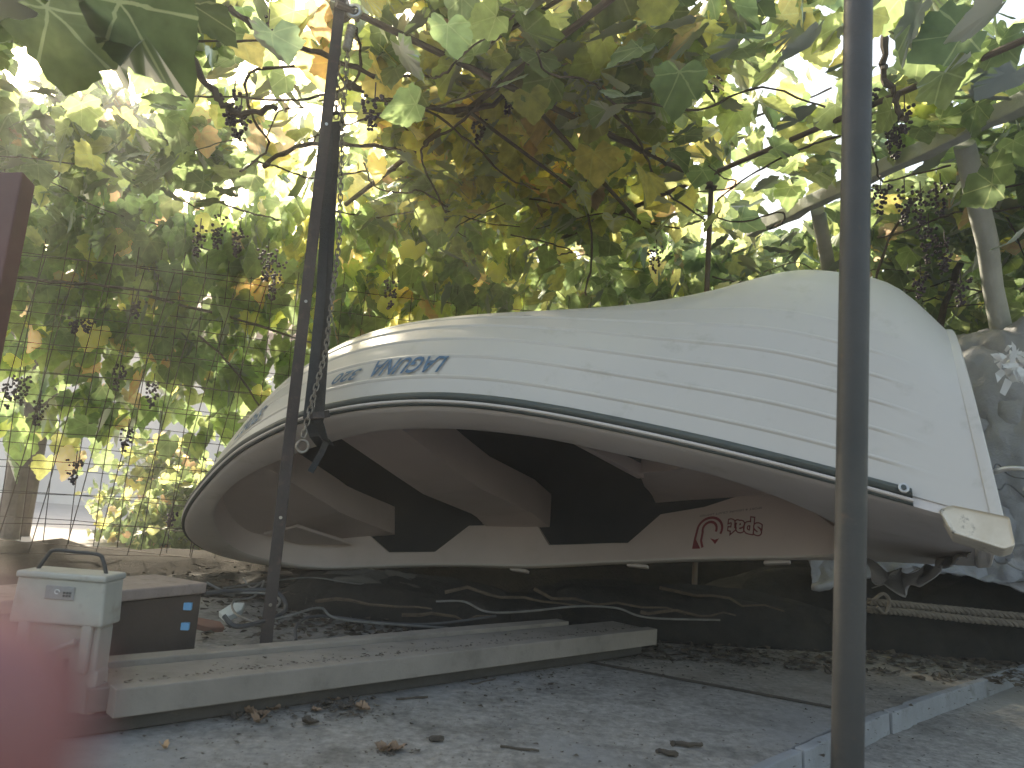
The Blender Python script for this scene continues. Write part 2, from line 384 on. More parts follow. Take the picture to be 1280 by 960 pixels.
# rubber rail along the gunwale (both sides, round the bow)
def rail(off, dz, prof, x0=.155):
    rows = []; xs = [x for x in us if x > x0][:-1]
    for side in (1, -1):
        seq = xs if side == 1 else xs[::-1]
        for x in seq:
            e = .004; db = (hb(min(x+e, LB*.9994))-hb(x-e))/(2*e); n = Vector((-db, 1, 0)).normalized()
            if side < 0: n.y = -n.y
            p = Vector((x, side*hb(x), zg(x)+dz))
            rows.append([p+n*(off+a)+Vector((0, 0, b)) for a, b in prof])
    return rows
def prof_round(r, h, n=10): return [(r*math.cos(2*PI*k/n), h*math.sin(2*PI*k/n)) for k in range(n)]
MB().grid(rail(.006, .004, prof_round(.013, .0125)), closed_v=True).build('rub_rail', m_rubber, boat, smooth=True)
MB().grid(rail(.006, -.0155, prof_round(.0095, .006)), closed_v=True).build('rail_lip', m_flange, boat, smooth=True)
MB().grid(rail(.004, -.0245, prof_round(.007, .0035)), closed_v=True).build('rail_groove', m_rubber, boat, smooth=True)
# flange: ring between the gunwale and the opening
inner = [(.65, .36), (.76, .43), (.99, .50), (1.17, .57), (1.33, .615), (1.51, .66), (1.77, .70), (2.05, .66), (2.25, .61), (2.45, .56), (2.63, .49), (2.82, .36), (2.96, .19), (3.05, .0), (3.04, -.17)]
inner += [(x, -(hb(x)-.05)) for x in (2.9, 2.7, 2.45, 2.2, 1.95, 1.7, 1.45, 1.2, .95, .7)]+[(.50, -.50), (.42, -.33), (.40, -.1), (.44, .08), (.53, .24)]
I = crom(inner, 6, closed=True)
outer_poly = [(x, hb(x)-.004) for x in us[:-1]]+[(x, -hb(x)+.004) for x in us[:-1]][::-1]
def ray_out(c, p):
    dx, dy = p[0]-c[0], p[1]-c[1]; best = None
    for a, b in zip(outer_poly, outer_poly[1:]+outer_poly[:1]):
        ex, ey = b[0]-a[0], b[1]-a[1]; den = dx*ey-dy*ex
        if abs(den) < 1e-12: continue
        t = ((a[0]-c[0])*ey-(a[1]-c[1])*ex)/den; s = ((a[0]-c[0])*dy-(a[1]-c[1])*dx)/den
        if t > 0 and -1e-6 <= s <= 1+1e-6 and (best is None or t > best): best = t
    return (c[0]+dx*best, c[1]+dy*best)
def flz(x): return zg(max(x, 0))-.030
cen = (1.5, 0)
rows = []
DIMP = [(2.87, .345), (2.97, .22)]
for p in I:
    o = ray_out(cen, p); r = []
    r.append((o[0], o[1], zg(o[0])+.004))
    for k in (0.0, .06, .16, .32, .5, .68, .84, .94, 1.0):
        q = (o[0]*(1-k)+p[0]*k, o[1]*(1-k)+p[1]*k)
        z = flz(q[0])-.006*math.sin(PI*k)
        if k == 0: z += .004
        if k == 1.0: z += .006
        r.append((q[0], q[1], z))
    rows.append(r)
MB().grid(rows, closed_u=True).build('gunwale_flange', m_flange, boat, smooth=True)
# inner side wall with its trapezoid cut-outs
def pwl(tab, x):
    xs, zs = zip(*tab); return float(np.interp(x, xs, zs))
prof_a = [(.42, .06), (.498, .09), (.61, .185), (.73, .243), (.88, .25), (1.06, .206), (1.27, .189), (1.415, .06), (1.835, .075), (1.925, .185), (2.26, .175), (2.385, .037), (2.59, .042), (2.72, .155), (2.91, .135), (3.2, .1)]
prof_b = [(.3, .40), (1.36, .39), (1.375, .285), (1.475, .212), (1.86, .202), (1.968, .296), (2.27, .211), (2.325, .155), (2.61, .157), (2.68, .212), (3.2, .2)]
# densify inner curve in x around profile knots on the far side
I2 = []
kn = sorted([a for a, _ in prof_a]+[a for a, _ in prof_b])
for a, b in zip(I, I[1:]+I[:1]):
    I2.append(tuple(a)); lo, hi = sorted((a[0], b[0])); cuts = [k for k in kn if lo+1e-4 < k < hi-1e-4]
    for k in sorted(cuts, reverse=(a[0] > b[0])):
        t = (k-a[0])/(b[0]-a[0]); I2.append((k, a[1]+(b[1]-a[1])*t))
def shift(loop, d):
    out = []; n = len(loop)
    for i in range(n):
        a, b = loop[i-1], loop[(i+1) % n]; tx, ty = b[0]-a[0], b[1]-a[1]; l = math.hypot(tx, ty) or 1
        nx, ny = ty/l, -tx/l
        # outward from the centre
        if nx*(loop[i][0]-cen[0])+ny*(loop[i][1]-cen[1]) < 0: nx, ny = -nx, -ny
        out.append((loop[i][0]+nx*d, loop[i][1]+ny*d))
    return out
L0 = I2; L1 = shift(I2, .026); L2 = shift(I2, .040)
rows = []
for a, b, c in zip(L0, L1, L2):
    zf = flz(a[0])+.006; g_ = zg(a[0]); pa = max(g_+pwl(prof_a, a[0]), zf+.012); pb = max(g_+pwl(prof_b, a[0]), pa+.03)
    if a[1] > -.2 and a[0] < 2.6: pb = max(pb, pa+.05)
    rows.append([(a[0], a[1], zf), (a[0], a[1], zf+(pa-zf)*.5), (a[0], a[1], pa-.004), (a[0]+(b[0]-a[0])*.3, a[1]+(b[1]-a[1])*.3, pa),
                 (b[0], b[1], pa+.002), (b[0], b[1], pb-.002), (c[0], c[1], pb)])
MB().grid(rows, closed_u=True).build('liner_side', m_liner, boat, smooth=True)
# thwarts, bow seat, stern seat: thick slabs whose undersides (now) face down
def plate(name, poly, d0, d1, m=m_liner, tilt=0.0, bev=.012, tp=.88):
    # closed slab following the sheer: underside d0 above the gunwale line, top d1
    P = []
    n_ = len(poly)
    for i in range(n_):
        a, b = poly[i], poly[(i+1) % n_]
        for k in range(5): P.append((a[0]+(b[0]-a[0])*k/5, a[1]+(b[1]-a[1])*k/5))
    P = [(x, math.copysign(min(abs(y), hb(x)-.035), y)) for x, y in P]
    lo = [(x, y, zg(x)+d0+tilt*max(0, min((-y-.1)/.5, 1))) for x, y in P]; hi = [(x, y*tp, zg(x)+d1+tilt*max(0, min((-y-.1)/.5, 1))) for x, y in P]; m_ = len(P)
    bm = bmesh.new(); lv = [bm.verts.new(v) for v in lo]; hv = [bm.verts.new(v) for v in hi]
    f = bm.faces.new(lv[::-1]); f2 = bm.faces.new(hv)
    for i in range(m_): bm.faces.new((lv[i], lv[(i+1) % m_], hv[(i+1) % m_], hv[i]))
    bmesh.ops.triangulate(bm, faces=[f, f2]); bmesh.ops.dissolve_limit(bm, angle_limit=.002, verts=bm.verts, edges=bm.edges)
    bm.verts.ensure_lookup_table(); mb = MB(); bm.verts.index_update(); mb.add([tuple(v.co) for v in bm.verts], [tuple(v.index for v in f.verts) for f in bm.faces]); bm.free()
    return mb.build(name, m, boat, bevel=bev, seg=3)
plate('thwart', [(1.86, -.9), (1.86, -.66), (1.86, -.56), (1.86, .50), (1.80, .62), (1.74, .9), (2.20, .9), (2.14, .5), (2.14, -.52), (2.16, -.62), (2.20, -.9)], .10, .25, tp=.92, tilt=.07)
plate('bow_seat', [(2.62, -.9), (2.585, -.40), (2.55, .0), (2.52, .9), (2.95, .9), (3.10, .10), (3.10, -.20), (2.95, -.9)], .075, .20, tp=.88, tilt=.07)
plate('stern_seat', [(.12, -.9), (.12, .9), (.70, .9), (.84, .25), (.92, -.05), (1.18, -.17), (1.26, -.45), (1.33, -.9)], .15, .23, tilt=.09, tp=.98)
plate('seat_brace', [(1.165, -.20), (1.195, -.20), (1.305, .07), (1.53, .62), (1.49, .62), (1.275, .07)], .15, .20, bev=.005)
plate('moulded_step', [(2.72, -.42), (2.80, -.1), (3.0, -.1), (2.93, -.28)], .062, .078, bev=.004, tp=1)
# corner caps of the stern
for s_ in (1,):
    mb = MB(); rows = []; bw = hb(.03)
    q_ = 1 if s_ > 0 else .45; prof = [(-.026, .004), (.09, .004), (.12, -.015), (.10, -.066*q_), (.0, -.074*q_), (-.024, -.062*q_)]
    for y, k in ((bw+.012, .93), (bw+.022, .98), (bw+.012, 1.0), (bw-.13, 1.0), (bw-.15, .9)):
        rows.append([(x*k, s_*y, z*k-.004+zg(x)) for x, z in prof])
    mb.grid(rows, closed_v=True); mb.f.append(tuple(range(6))); mb.f.append(tuple(24+i for i in range(6)))
    mb.build('corner_cap', m_dirty, boat, bevel=.008, seg=3)
MB().box((.02, 0, -.02), (.05, .80, .04)).build('stern_ledge', m_flange, boat, bevel=.012, seg=3)
# rail end screw
bolt = MB(); c = Vector((.19, hb(.19)+.018, zg(.19)+.006))
bolt.tube([c, c+Vector((0, .008, 0))], .013, 16); bolt.build('rail_screw', m_chrome, boat, bevel=.002)
MB().tube([c+Vector((0, .0085, 0)), c+Vector((0, .012, 0))], .0065, 12).build('screw_head', m_rubber, boat)
# small worn brackets on the far gunwale
for x in (1.36, 1.98, .72):
    MB().box((x, -hb(x)+.0, zg(x)-.040), (.10, .03, .014)).build('rail_pad', m_flange, boat, bevel=.004)

def hull_pt(x, f, off):
    Y, Z = section_at(x, np.array([max(f-.004, 0), f, f+.004]), off); return Vector((x, Y[1], Z[1]))
def text_mesh(body, outline=False, size=1.0, shear=0.0, off=0.0, bev=.03, res=3):
    cu = bpy.data.curves.new('lettering', 'FONT'); cu.body = body; cu.size = size; cu.shear = shear; cu.resolution_u = res; cu.offset = off
    if outline: cu.fill_mode = 'NONE'; cu.bevel_depth = bev; cu.bevel_resolution = 0
    ob = bpy.data.objects.new('tmp_text', cu); COL.objects.link(ob)
    dg = bpy.context.evaluated_depsgraph_get(); me = bpy.data.meshes.new_from_object(ob.evaluated_get(dg))
    bpy.data.objects.remove(ob); bpy.data.curves.remove(cu); return me
def place_text(me, name, m, parent, fn, subdiv=True):
    bm = bmesh.new(); bm.from_mesh(me)
    if subdiv:
        for _ in range(3):
            le = [e for e in bm.edges if e.calc_length() > .25]
            if le: bmesh.ops.subdivide_edges(bm, edges=le, cuts=1)
    bmesh.ops.triangulate(bm, faces=bm.faces)
    xs = [v.co.x for v in bm.verts]; ys = [v.co.y for v in bm.verts]; x0, x1, y0, y1 = min(xs), max(xs), min(ys), max(ys)
    for v in bm.verts: v.co = dfm(fn((v.co.x-x0)/(x1-x0), (v.co.y-y0)/(y1-y0), v.co.z))
    bm.to_mesh(me); bm.free(); me.materials.clear(); me.materials.append(m)
    o = bpy.data.objects.new(name, me); COL.objects.link(o); o.parent = parent; return o
def hull_text(body, x0, x1, f0, f1, name, shear=.0, slant=0.0, off=.02, df=0.0):
    me = text_mesh(body, shear=shear, off=off)
    place_text(me, name, m_blue, boat, lambda a, b, z: hull_pt(x0+(x1-x0)*a+slant*(b-.5), f1+(f0-f1)*b+df*(a-.5), .0082))
hull_text('LAGUNA', 1.475, 1.735, .0765, .134, 'boat_name', .35, 0, .018)
hull_text('320', 1.785, 1.90, .078, .116, 'boat_number', .35, 0)
hull_text('SPORT', 2.31, 2.50, .078, .14, 'bow_lettering', .25, 0)

# maker's lettering on the far inner side
def liner_pt(x, z, d=.004):
    z = zg(x)+z
    # point on the far inner wall
    best = None
    for a, b in zip(L0, L0[1:]):
        if max(a[1], b[1]) < -.3 and min(a[0], b[0])-1e-6 <= x <= max(a[0], b[0])+1e-6 and abs(a[0]-b[0]) > 1e-6:
            t = (x-a[0])/(b[0]-a[0]); y = a[1]+(b[1]-a[1])*t
            if best is None or y < best: best = y
    return Vector((x, (best if best is not None else -.55)+d, z))
def liner_text(me, x0, x1, z0, z1, name, m, tilt=0.0, subdiv=True):
    # boat upright: letters stand with their tops towards the gunwale (lower z here), reading towards the stern->bow
    place_text(me, name, m, boat, lambda a, b, z: liner_pt(x0+(x1-x0)*a, z1+(z0-z1)*b+tilt*(a-.5), .003+max(z, 0)*.02), subdiv)
liner_text(text_mesh('spat', outline=True, off=.055, bev=.026), .780, .935, .050, .150, 'maker_name', m_red, .03)
liner_text(text_mesh('SPORT & LEISURE CRAFT LIMITED', off=.0), .79, 1.07, .166, .175, 'small_print', m_grey_txt, -.02)
# the ribbon-like loop emblem: two concentric arcs, a solid foot and a point
def emb(px_, pz_):      # unit box -> liner ; x to the left in the photo = larger boat x
    return liner_pt(.960+.120*px_, .012+.140*pz_, .004)
def ribbon(path, wdt, name):
    mb = MB(); rows = []
    for i, p in enumerate(path):
        a = np.array(path[max(i-1, 0)]); b = np.array(path[min(i+1, len(path)-1)]); t = b-a; t = t/np.linalg.norm(t); n_ = np.array([-t[1], t[0]])
        rows.append([emb(*(np.array(p)+n_*wdt/2)), emb(*(np.array(p)-n_*wdt/2))])
    return mb.grid(rows)
arc = lambda r, rz, a0, a1, n=22: [(.45+r*math.cos(a0+(a1-a0)*k/n), .60+rz*math.sin(a0+(a1-a0)*k/n)) for k in range(n+1)]
R_ = math.radians
em = MB()
for path in ([(.98, .0)]+[(.97, .3)]+arc(.48, .38, R_(5), R_(205)), [(.62, .03), (.72, .25)]+arc(.27, .24, R_(-20), R_(200))):
    r = ribbon(path, .085, 'x'); em.add(r.v, r.f)
em.add([emb(.98, 0), emb(.70, 0), emb(.96, .34)], [(0, 1, 2)])
em.add([emb(.03, .30), emb(.16, .12), emb(.38, .32), emb(.20, .26)], [(0, 1, 2, 3)])
em.build('emblem', m_red, boat)

# towing eye with looped wire at the stern
ey = empty  # (eye is a part of the boat)
base = Vector((-.012, hb(0)-.03, .12))
mb = MB(); mb.tube(crom([base, base+Vector((-.04, .02, .012)), base+Vector((-.085, .02, .008)), base+Vector((-.105, .02, -.025)), base+Vector((-.085, .015, -.05)), base+Vector((-.06, .01, -.035))], 6), .0065, 8)
mb.build('towing_hook', m_chrome, boat, smooth=True)

# ---------------------------------------------------------------- poles and bars
def pole(name, p0, p1, r, m, label, cat, group=None, n=20):
    b = empty(name, p0, label, cat, group); d = Vector(p1)-Vector(p0)
    MB().tube([(0, 0, 0), tuple(d)], r, n).build('shaft', m, b, smooth=True); return b
# thick dark round pole in front of the stern
pA = on_y(1066, 480, 1.36); o = pole('iron_pole', (pA.x, pA.y, -.055), (pA.x, pA.y, 2.6), .0262, m_pole, 'thick dark round iron pole standing in front of the boat stern', 'pole')
MB().tube([(0, 0, .0), (0, 0, .012)], .055, 20).build('base_plate', m_pole, o, bevel=.003)
ZR = 2.15
# flat bar at left
pB = on_y(370, 480, 2.40)
fb_ = empty('flat_iron_bar', (pB.x, pB.y, 0), 'thin brown flat iron bar standing before the bow of the boat', 'bar')
MB().box((0, 0, 1.08), (.036, .010, 2.16), Matrix.Rotation(math.radians(14), 3, 'Z')).build('shaft', m_bar, fb_, bevel=.0015)
for zz in (.16, .42, 1.1, 1.7):
    c = Vector((.003, -.006, zz)); MB().tube([c, c+Vector((0, -.004, 0))], .005, 8).build('bolt', m_chrome, fb_)

# ---------------------------------------------------------------- hoist: block, chains, strap
hp = on_y(436, 12, 2.46); g_y = 2.46
s_top = on_y(420, 150, g_y); s_bot = on_y(397, 536, g_y)
ho = empty('chain_hoist', (hp.x, g_y, ZR), 'steel pulley block with two chains hanging above the boat bow', 'hoist')
def rel(p, o): return Vector(p)-Vector(o.location)
bl = MB(); c = rel(on_y(430, 18, g_y), ho); bl.tube([c+Vector((-.012, -.03, .02)), c+Vector((-.012, .03, .02))], .034, 24); bl.build('pulley_block', m_chain, ho, smooth=True)
c = rel(on_y(443, 14, g_y-.05), ho)
mb = MB(); mb.tube([c+Vector((.021*math.cos(a), -.02*abs(0), .021*math.sin(a))) for a in np.linspace(0, 2*PI, 25)], .0075, 8, cap=False); mb.build('ring', m_chrome, ho, smooth=True)
MB().tube([c+Vector((0, -.004, 0)), c+Vector((0, .05, 0))], .009, 12).build('axle', m_chain, ho, smooth=True)
mb = MB(); a = rel(on_y(440, 32, g_y-.03), ho); b = rel(on_y(433, 62, g_y-.03), ho)
mb.tube([a+(b-a)*k/16 for k in range(17)], .014, 12, rs=[.014+.003*(k % 2) for k in range(17)]); mb.build('threaded_sleeve', m_chrome, ho, smooth=True)
mb = MB(); a = rel(on_y(430, -40, g_y), ho); b = rel(on_y(430, 5, g_y), ho); mb.tube([(a.x, 0, .05), (b.x, 0, b.z)], .008, 8); mb.build('hanger_rod', m_rod, ho)
def chain(pts, name, parent, L=.030, r=.0028, w=.0085):
    mb = MB(); pts = [Vector(p) for p in pts]; cum = [0]
    for a, b in zip(pts, pts[1:]): cum.append(cum[-1]+(b-a).length)
    n = int(cum[-1]/(L*.72))
    def at(s):
        for i in range(len(pts)-1):
            if s <= cum[i+1] or i == len(pts)-2:
                t = (s-cum[i])/max(cum[i+1]-cum[i], 1e-6); return pts[i].lerp(pts[i+1], t), (pts[i+1]-pts[i]).normalized()
    for k in range(n):
        p, t = at((k+.5)*cum[-1]/n); a = t.cross(Vector((0, 1, 0))).normalized()
        if k % 2: a = t.cross(a).normalized()
        loop = []
        for q in range(12):
            an = 2*PI*q/12; loop.append(p+t*(L/2-w)*(1 if math.cos(an) > 0 else -1)*(abs(math.cos(an)) > .01)+t*w*math.cos(an)+a*w*math.sin(an))
        rws = []
        for q in range(12):
            tt = (loop[(q+1) % 12]-loop[q-1]).normalized(); nb = tt.cross(t.cross(a)).normalized(); bb = tt.cross(nb)
            rws.append([loop[q]+(nb*math.cos(x)+bb*math.sin(x))*r for x in (0, PI/2, PI, 3*PI/2)])
        mb.grid(rws, closed_u=True, closed_v=True)
    return mb.build(name, m_chain, parent, smooth=True)
ch0 = rel(on_y(424, 30, g_y), ho); ch1 = rel(on_y(420, 148, g_y), ho)
chain([ch0, ch1], 'chain', ho)
chain([rel(on_y(435, 58, g_y-.02), ho), rel(on_y(428, 146, g_y-.02), ho), rel(on_y(424, 300, g_y-.03), ho), rel(on_y(407, 440, g_y-.05), ho), rel(on_y(388, 510, g_y-.09), ho), rel(on_y(379, 546, g_y-.10), ho)], 'chain', ho, L=.026, r=.0024, w=.0072)
c = rel(on_y(378, 558, g_y-.10), ho)
MB().tube([c+Vector((.018*math.cos(a), 0, .018*math.sin(a))) for a in np.linspace(0, 2*PI, 25)], .0045, 8, cap=False).build('end_ring', m_chain, ho, smooth=True)

# strap: doubled webbing from the shackle down around the near gunwale
st = empty('lifting_strap', tuple(on_y(397, 536, g_y)), 'dark doubled webbing strap slung under the near gunwale of the boat', 'strap')
def band(pts, wdt, thk, name, m, parent, side=Vector((1, 0, 0))):
    rows = []; pts = [Vector(p) for p in pts]
    for i, p in enumerate(pts):
        t = (pts[min(i+1, len(pts)-1)]-pts[max(i-1, 0)]).normalized(); a = (side-t*side.dot(t)).normalized(); b = t.cross(a)
        rows.append([p+a*wdt/2+b*thk/2, p-a*wdt/2+b*thk/2, p-a*wdt/2-b*thk/2, p+a*wdt/2-b*thk/2])
    mb = MB().grid(rows, closed_v=True); n = len(rows)*4; mb.f += [(0, 1, 2, 3), (n-4, n-3, n-2, n-1)]
    return mb.build(name, m, parent, bevel=.001)
def rl(px, py, y): return rel(on_y(px, py, y), st)
band([rl(421, 152, 2.46), rl(418, 190, 2.46), rl(412, 300, 2.45), rl(405, 430, 2.43), rl(399, 520, 2.42), rl(398, 528, 2.42), rl(404, 548, 2.45), rl(412, 556, 2.50)], .034, .006, 'webbing', m_strap, st, Vector((1, -.35, 0)))
band([rl(411, 156, 2.44), rl(408, 250, 2.44), rl(400, 380, 2.42), rl(391, 470, 2.40), rl(385, 522, 2.38), rl(393, 545, 2.42), rl(404, 560, 2.52)], .030, .006, 'webbing', m_strap, st, Vector((1, .3, 0)))
band([rl(408, 552, 2.46), rl(402, 566, 2.47), rl(395, 578, 2.47), rl(388, 590, 2.46)], .020, .006, 'loose_end', m_strap, st, Vector((1, .2, -.2)))
band([rl(384, 521, 2.385), rl(392, 520, 2.375), rl(404, 519, 2.385), rl(410, 517, 2.41)], .022, .012, 'buckle', m_bar, st, Vector((0, .3, 1)))
mb = MB(); c = rl(420, 150, 2.455)
mb.tube(crom([c+Vector((-.022, 0, -.03)), c+Vector((-.022, 0, .0)), c+Vector((-.012, 0, .022)), c+Vector((.012, 0, .022)), c+Vector((.022, 0, .0)), c+Vector((.022, 0, -.03))], 5), .006, 8); mb.build('shackle', m_bar, st, smooth=True)

# ---------------------------------------------------------------- pergola rods and posts
def rod(p0, p1, r, label, name='pergola_rod', m=None, cat='rod', group='iron rods of the vine pergola'):
    p0, p1 = Vector(p0), Vector(p1); b = empty(name, p0, label, cat, group)
    MB().tube([(0, 0, 0), tuple(p1-p0)], r, 8).build('bar', m or m_rod, b, smooth=True); return b
def ext(a, b, k0, k1): d = b-a; return a-d*k0, b+d*k1
a, b = ext(on_z(650, 320, ZR), on_z(1280, 50, ZR), .1, .25); rod(a, b, .012, 'long dark rod rising to the upper right corner above the boat')
a, b = ext(on_z(640, 110, ZR-.03), on_z(889, 230, ZR-.03), .6, .0); rod(a, b, .012, 'dark rod running down to the head of the thin iron post')
a, b = ext(on_z(755, 5, ZR-.02), on_z(540, 172, ZR-.02), .5, .9); rod(a, b, .013, 'dark rod slanting down left from the top centre of the pergola')
a, b = ext(on_z(652, 115, ZR-.06), on_z(790, 268, ZR-.06), .0, .1); rod(a, b, .010, 'thin rod slanting down right between the yellow leaves')
a, b = ext(on_z(600, 150, ZR-.08), on_z(735, 250, ZR-.08), .1, .1); rod(a, b, .008, 'thinnest bent rod under the yellowest leaves')
a, b = ext(on_z(690, 5, ZR+.04), on_z(600, 60, ZR+.04), .3, .3); rod(a, b, .008, 'short rod beside the slanting one at top centre')
p = on_z(889, 232, ZR-.03); o = empty('iron_post', (p.x, p.y, -.1), 'thin dark iron post rising behind the middle of the boat', 'post')
MB().tube([(0, 0, 0), (0, 0, p.z+.1)], .013, 10).build('shaft', m_rod, o, smooth=True)
MB().box((0, 0, p.z+.09), (.05, .05, .006)).build('top_plate', m_rod, o)
p = on_y(595, 300, 5.6); pole('iron_post', (p.x, p.y, -.1), (p.x, p.y, 2.1), .018, m_rod, 'far dark iron post between leaves left of the thin one', 'post')
# weathered beam and its leaning posts at right
b0, b1 = on_z(1280, 128, 2.15), on_z(938, 290, 2.15); d = b1-b0; a = b0-d*.35; Ln = (b1-a).length
bm_ = empty('wooden_beam', a, 'pale grey weathered wooden beam carried by leaning posts at right', 'beam')
rows = []
for k in range(25):
    q = (b1-a)*k/24; wv = .004*math.sin(k*1.3)+.003*math.sin(k*2.9); n_ = Vector((d.y, -d.x, 0)).normalized()
    rows.append([q+n_*(.032+wv)+Vector((0, 0, .034)), q-n_*(.032-wv)+Vector((0, 0, .036)), q-n_*(.03-wv)-Vector((0, 0, .034)), q+n_*(.033+wv)-Vector((0, 0, .03+wv))])
mb = MB().grid(rows, closed_v=True); mb.f += [(0, 1, 2, 3), (96, 97, 98, 99)]; mb.build('timber', m_beam, bm_, bevel=.006)
def wpost(px, py, pxb, pyb, yb, r, label):
    t = on_z(px, py, 2.13); bt = on_y(pxb, pyb, yb)
    dd = bt-t; foot = t+dd*((t.z+.1)/(t.z-bt.z)); o = empty('wooden_post', foot, label, 'post', 'leaning wooden posts under the grey beam')
    n = 14; ax = t-foot; mb = MB()
    mb.tube([tuple(ax*k/n+Vector((.006*math.sin(k*1.7), .006*math.cos(k*2.3), 0))) for k in range(n+1)], r, 10, rs=[r*(1.1-.2*k/n)*(1+.05*math.sin(k*2.1)) for k in range(n+1)])
    mb.build('timber', m_beam, o, smooth=True)
wpost(1208, 180, 1256, 430, 3.62, .048, 'thick grey leaning wooden post at right under the beam')
wpost(1024, 262, 1036, 335, 4.3, .042, 'shorter grey wooden post seen left of the dark pole')
# red-brown post, upper left
t = on_y(36, 226, 1.9); bt = on_y(-22, 520, 1.75); dd = bt-t; foot = t+dd*((t.z)/(t.z-bt.z))
o = empty('red_post', foot, 'red brown painted square post at the left edge', 'post'); ax = t-foot
z = ax.normalized(); x_ = Vector((1, 0, 0)); x_ = (x_-z*x_.dot(z)).normalized(); y_ = z.cross(x_)
Rm = Matrix((x_, y_, z)).transposed(); MB().box(tuple(ax/2+Vector((-.05, 0, 0))), (.10, .06, ax.length), Rm).build('shaft', m_redpost, o, bevel=.004)

# ---------------------------------------------------------------- wire fence
def fence(A, B, z0, z1, cell, label, lean=0.0, jit=.004):
    A, B = Vector(A), Vector(B); L = (B-A).length; d = (B-A)/L; o = empty('wire_fence', A, label, 'fence')
    mb = MB(); nx = int(L/cell); nz = int((z1-z0)/cell)
    def P(s, z): return d*s+Vector((lean*(z-z0), .0, z))+Vector((0, .02*math.sin(s*2.3+z*3), .03*math.sin(s*1.4)))
    for i in range(nx+1):
        s = i*cell+rng.normal(0, jit); mb.tube([P(s+rng.normal(0, jit*.5), z0+(z1-z0)*k/5) for k in range(6)], 0.0026, 4, cap=False)
    mb.build('vertical_wires', m_wire, o); mb = MB()
    for j in range(nz+1):
        z = z0+j*cell+rng.normal(0, jit); mb.tube([P(L*k/10, z+rng.normal(0, jit*.5)) for k in range(11)], 0.0026, 4, cap=False)
    mb.build('horizontal_wires', m_wire, o); return o
FY = 4.3
fence((-3.6, FY, 0), (.45, FY+.25, 0), .05, 1.78, .135, 'long rusty square wire mesh fence behind the bow overgrown by vine')
fence((-2.75, 3.75, 0), (-1.55, FY-.1, 0), .05, 1.55, .15, 'shorter leaning wire mesh panel in front at far left', lean=.14)

# ---------------------------------------------------------------- leaves
def leaf_shape():
    # vine leaf outline in unit space: base at origin, tip to +x ; five lobes with toothed edge
    lob = [(-.02, .0), (-.18, .12), (-.27, .28), (-.20, .40), (-.12, .46), (-.07, .57), (.04, .56), (.11, .50), (.18, .53), (.30, .60), (.40, .55), (.45, .50), (.52, .46), (.57, .36), (.66, .34), (.72, .25), (.84, .17), (.92, .08), (1.0, 0.)]
    up = lob[1:-1]; out = [(1.0, 0)]+[(x, y) for x, y in up[::-1]]+[(-.02, 0)]+[(x, -y) for x, y in up]
    return out
LEAF = leaf_shape(); NL = len(LEAF)
LV = np.array([(0.12, 0., 0.)]+[(x, y, 0) for x, y in LEAF]); LV[:, 0] -= .0
LF = [(0, 1+i, 1+(i+1) % NL) for i in range(NL)]
def rand_rot(n, tilt):
    """leaf orientation: blade facing mostly up (tilt small) or hanging (tilt near 90deg)"""
    a = rng.uniform(0, 2*PI, n); t = tilt; b = rng.uniform(0, 2*PI, n)
    # local x (tip) droops: direction azimuth a, downward angle t
    X = np.stack([np.cos(a)*np.cos(t), np.sin(a)*np.cos(t), -np.sin(t)], -1)
    Hh = np.stack([-np.sin(a), np.cos(a), 0*a], -1); r = rng.normal(0, .55, n)[:, None]
    Z0 = np.cross(X, Hh); Y = Hh*np.cos(r)+Z0*np.sin(r); Z = np.cross(X, Y)
    return X, Y, Z
def foliage(pos, size, tilt, cols, name, parent):
    n = len(pos); X, Y, Z = rand_rot(n, tilt)
    V = np.repeat(LV[None], n, 0).copy()
    asp = rng.uniform(.85, 1.15, (n, 1)); V[:, :, 1] *= asp
    V[:, :, :2] += rng.normal(0, .017, (n, NL+1, 2)); V[:, 0, :] = (0.12, 0, 0)
    fold = rng.uniform(.0, .34, (n, 1)); curl = rng.uniform(-.25, .35, (n, 1))
    V[:, :, 2] = fold*np.abs(V[:, :, 1])-curl*(V[:, :, 0]**2)+rng.normal(0, .016, (n, NL+1))
    W = (V[:, :, 0:1]*X[:, None]+V[:, :, 1:2]*Y[:, None]+V[:, :, 2:3]*Z[:, None])*size[:, None, None]+pos[:, None]
    W = W.reshape(-1, 3); nv = NL+1
    F = (np.array(LF)[None]+(np.arange(n)*nv)[:, None, None]).reshape(-1, 3)
    me = bpy.data.meshes.new(name); me.vertices.add(len(W)); me.vertices.foreach_set('co', W.ravel().astype('f'))
    me.loops.add(len(F)*3); me.loops.foreach_set('vertex_index', F.ravel().astype('i'))
    me.polygons.add(len(F)); me.polygons.foreach_set('loop_start', np.arange(0, len(F)*3, 3).astype('i')); me.polygons.foreach_set('loop_total', np.full(len(F), 3, 'i'))
    me.update(calc_edges=True)
    uv = me.uv_layers.new(name='UVMap'); U = np.repeat(LV[None, :, :2], n, 0).reshape(-1, 2)[F.ravel()]; uv.data.foreach_set('uv', U.ravel().astype('f'))
    ca = me.color_attributes.new('leafcol', 'FLOAT_COLOR', 'POINT'); C = np.repeat(np.concatenate([cols, np.ones((n, 1))], 1)[:, None], nv, 1)
    ca.data.foreach_set('color', C.reshape(-1).astype('f'))
    me.polygons.foreach_set('use_smooth', [True]*len(F)); me.materials.append(m_leaf)
    o = bpy.data.objects.new(name, me); COL.objects.link(o); o.parent = parent
    if parent: o.matrix_parent_inverse = Matrix.Identity(4); o.location = -Vector(parent.location)
    return o
GREENS = np.array([(.078, .115, .034), (.092, .132, .040), (.066, .10, .038), (.115, .145, .042), (.088, .12, .052)])
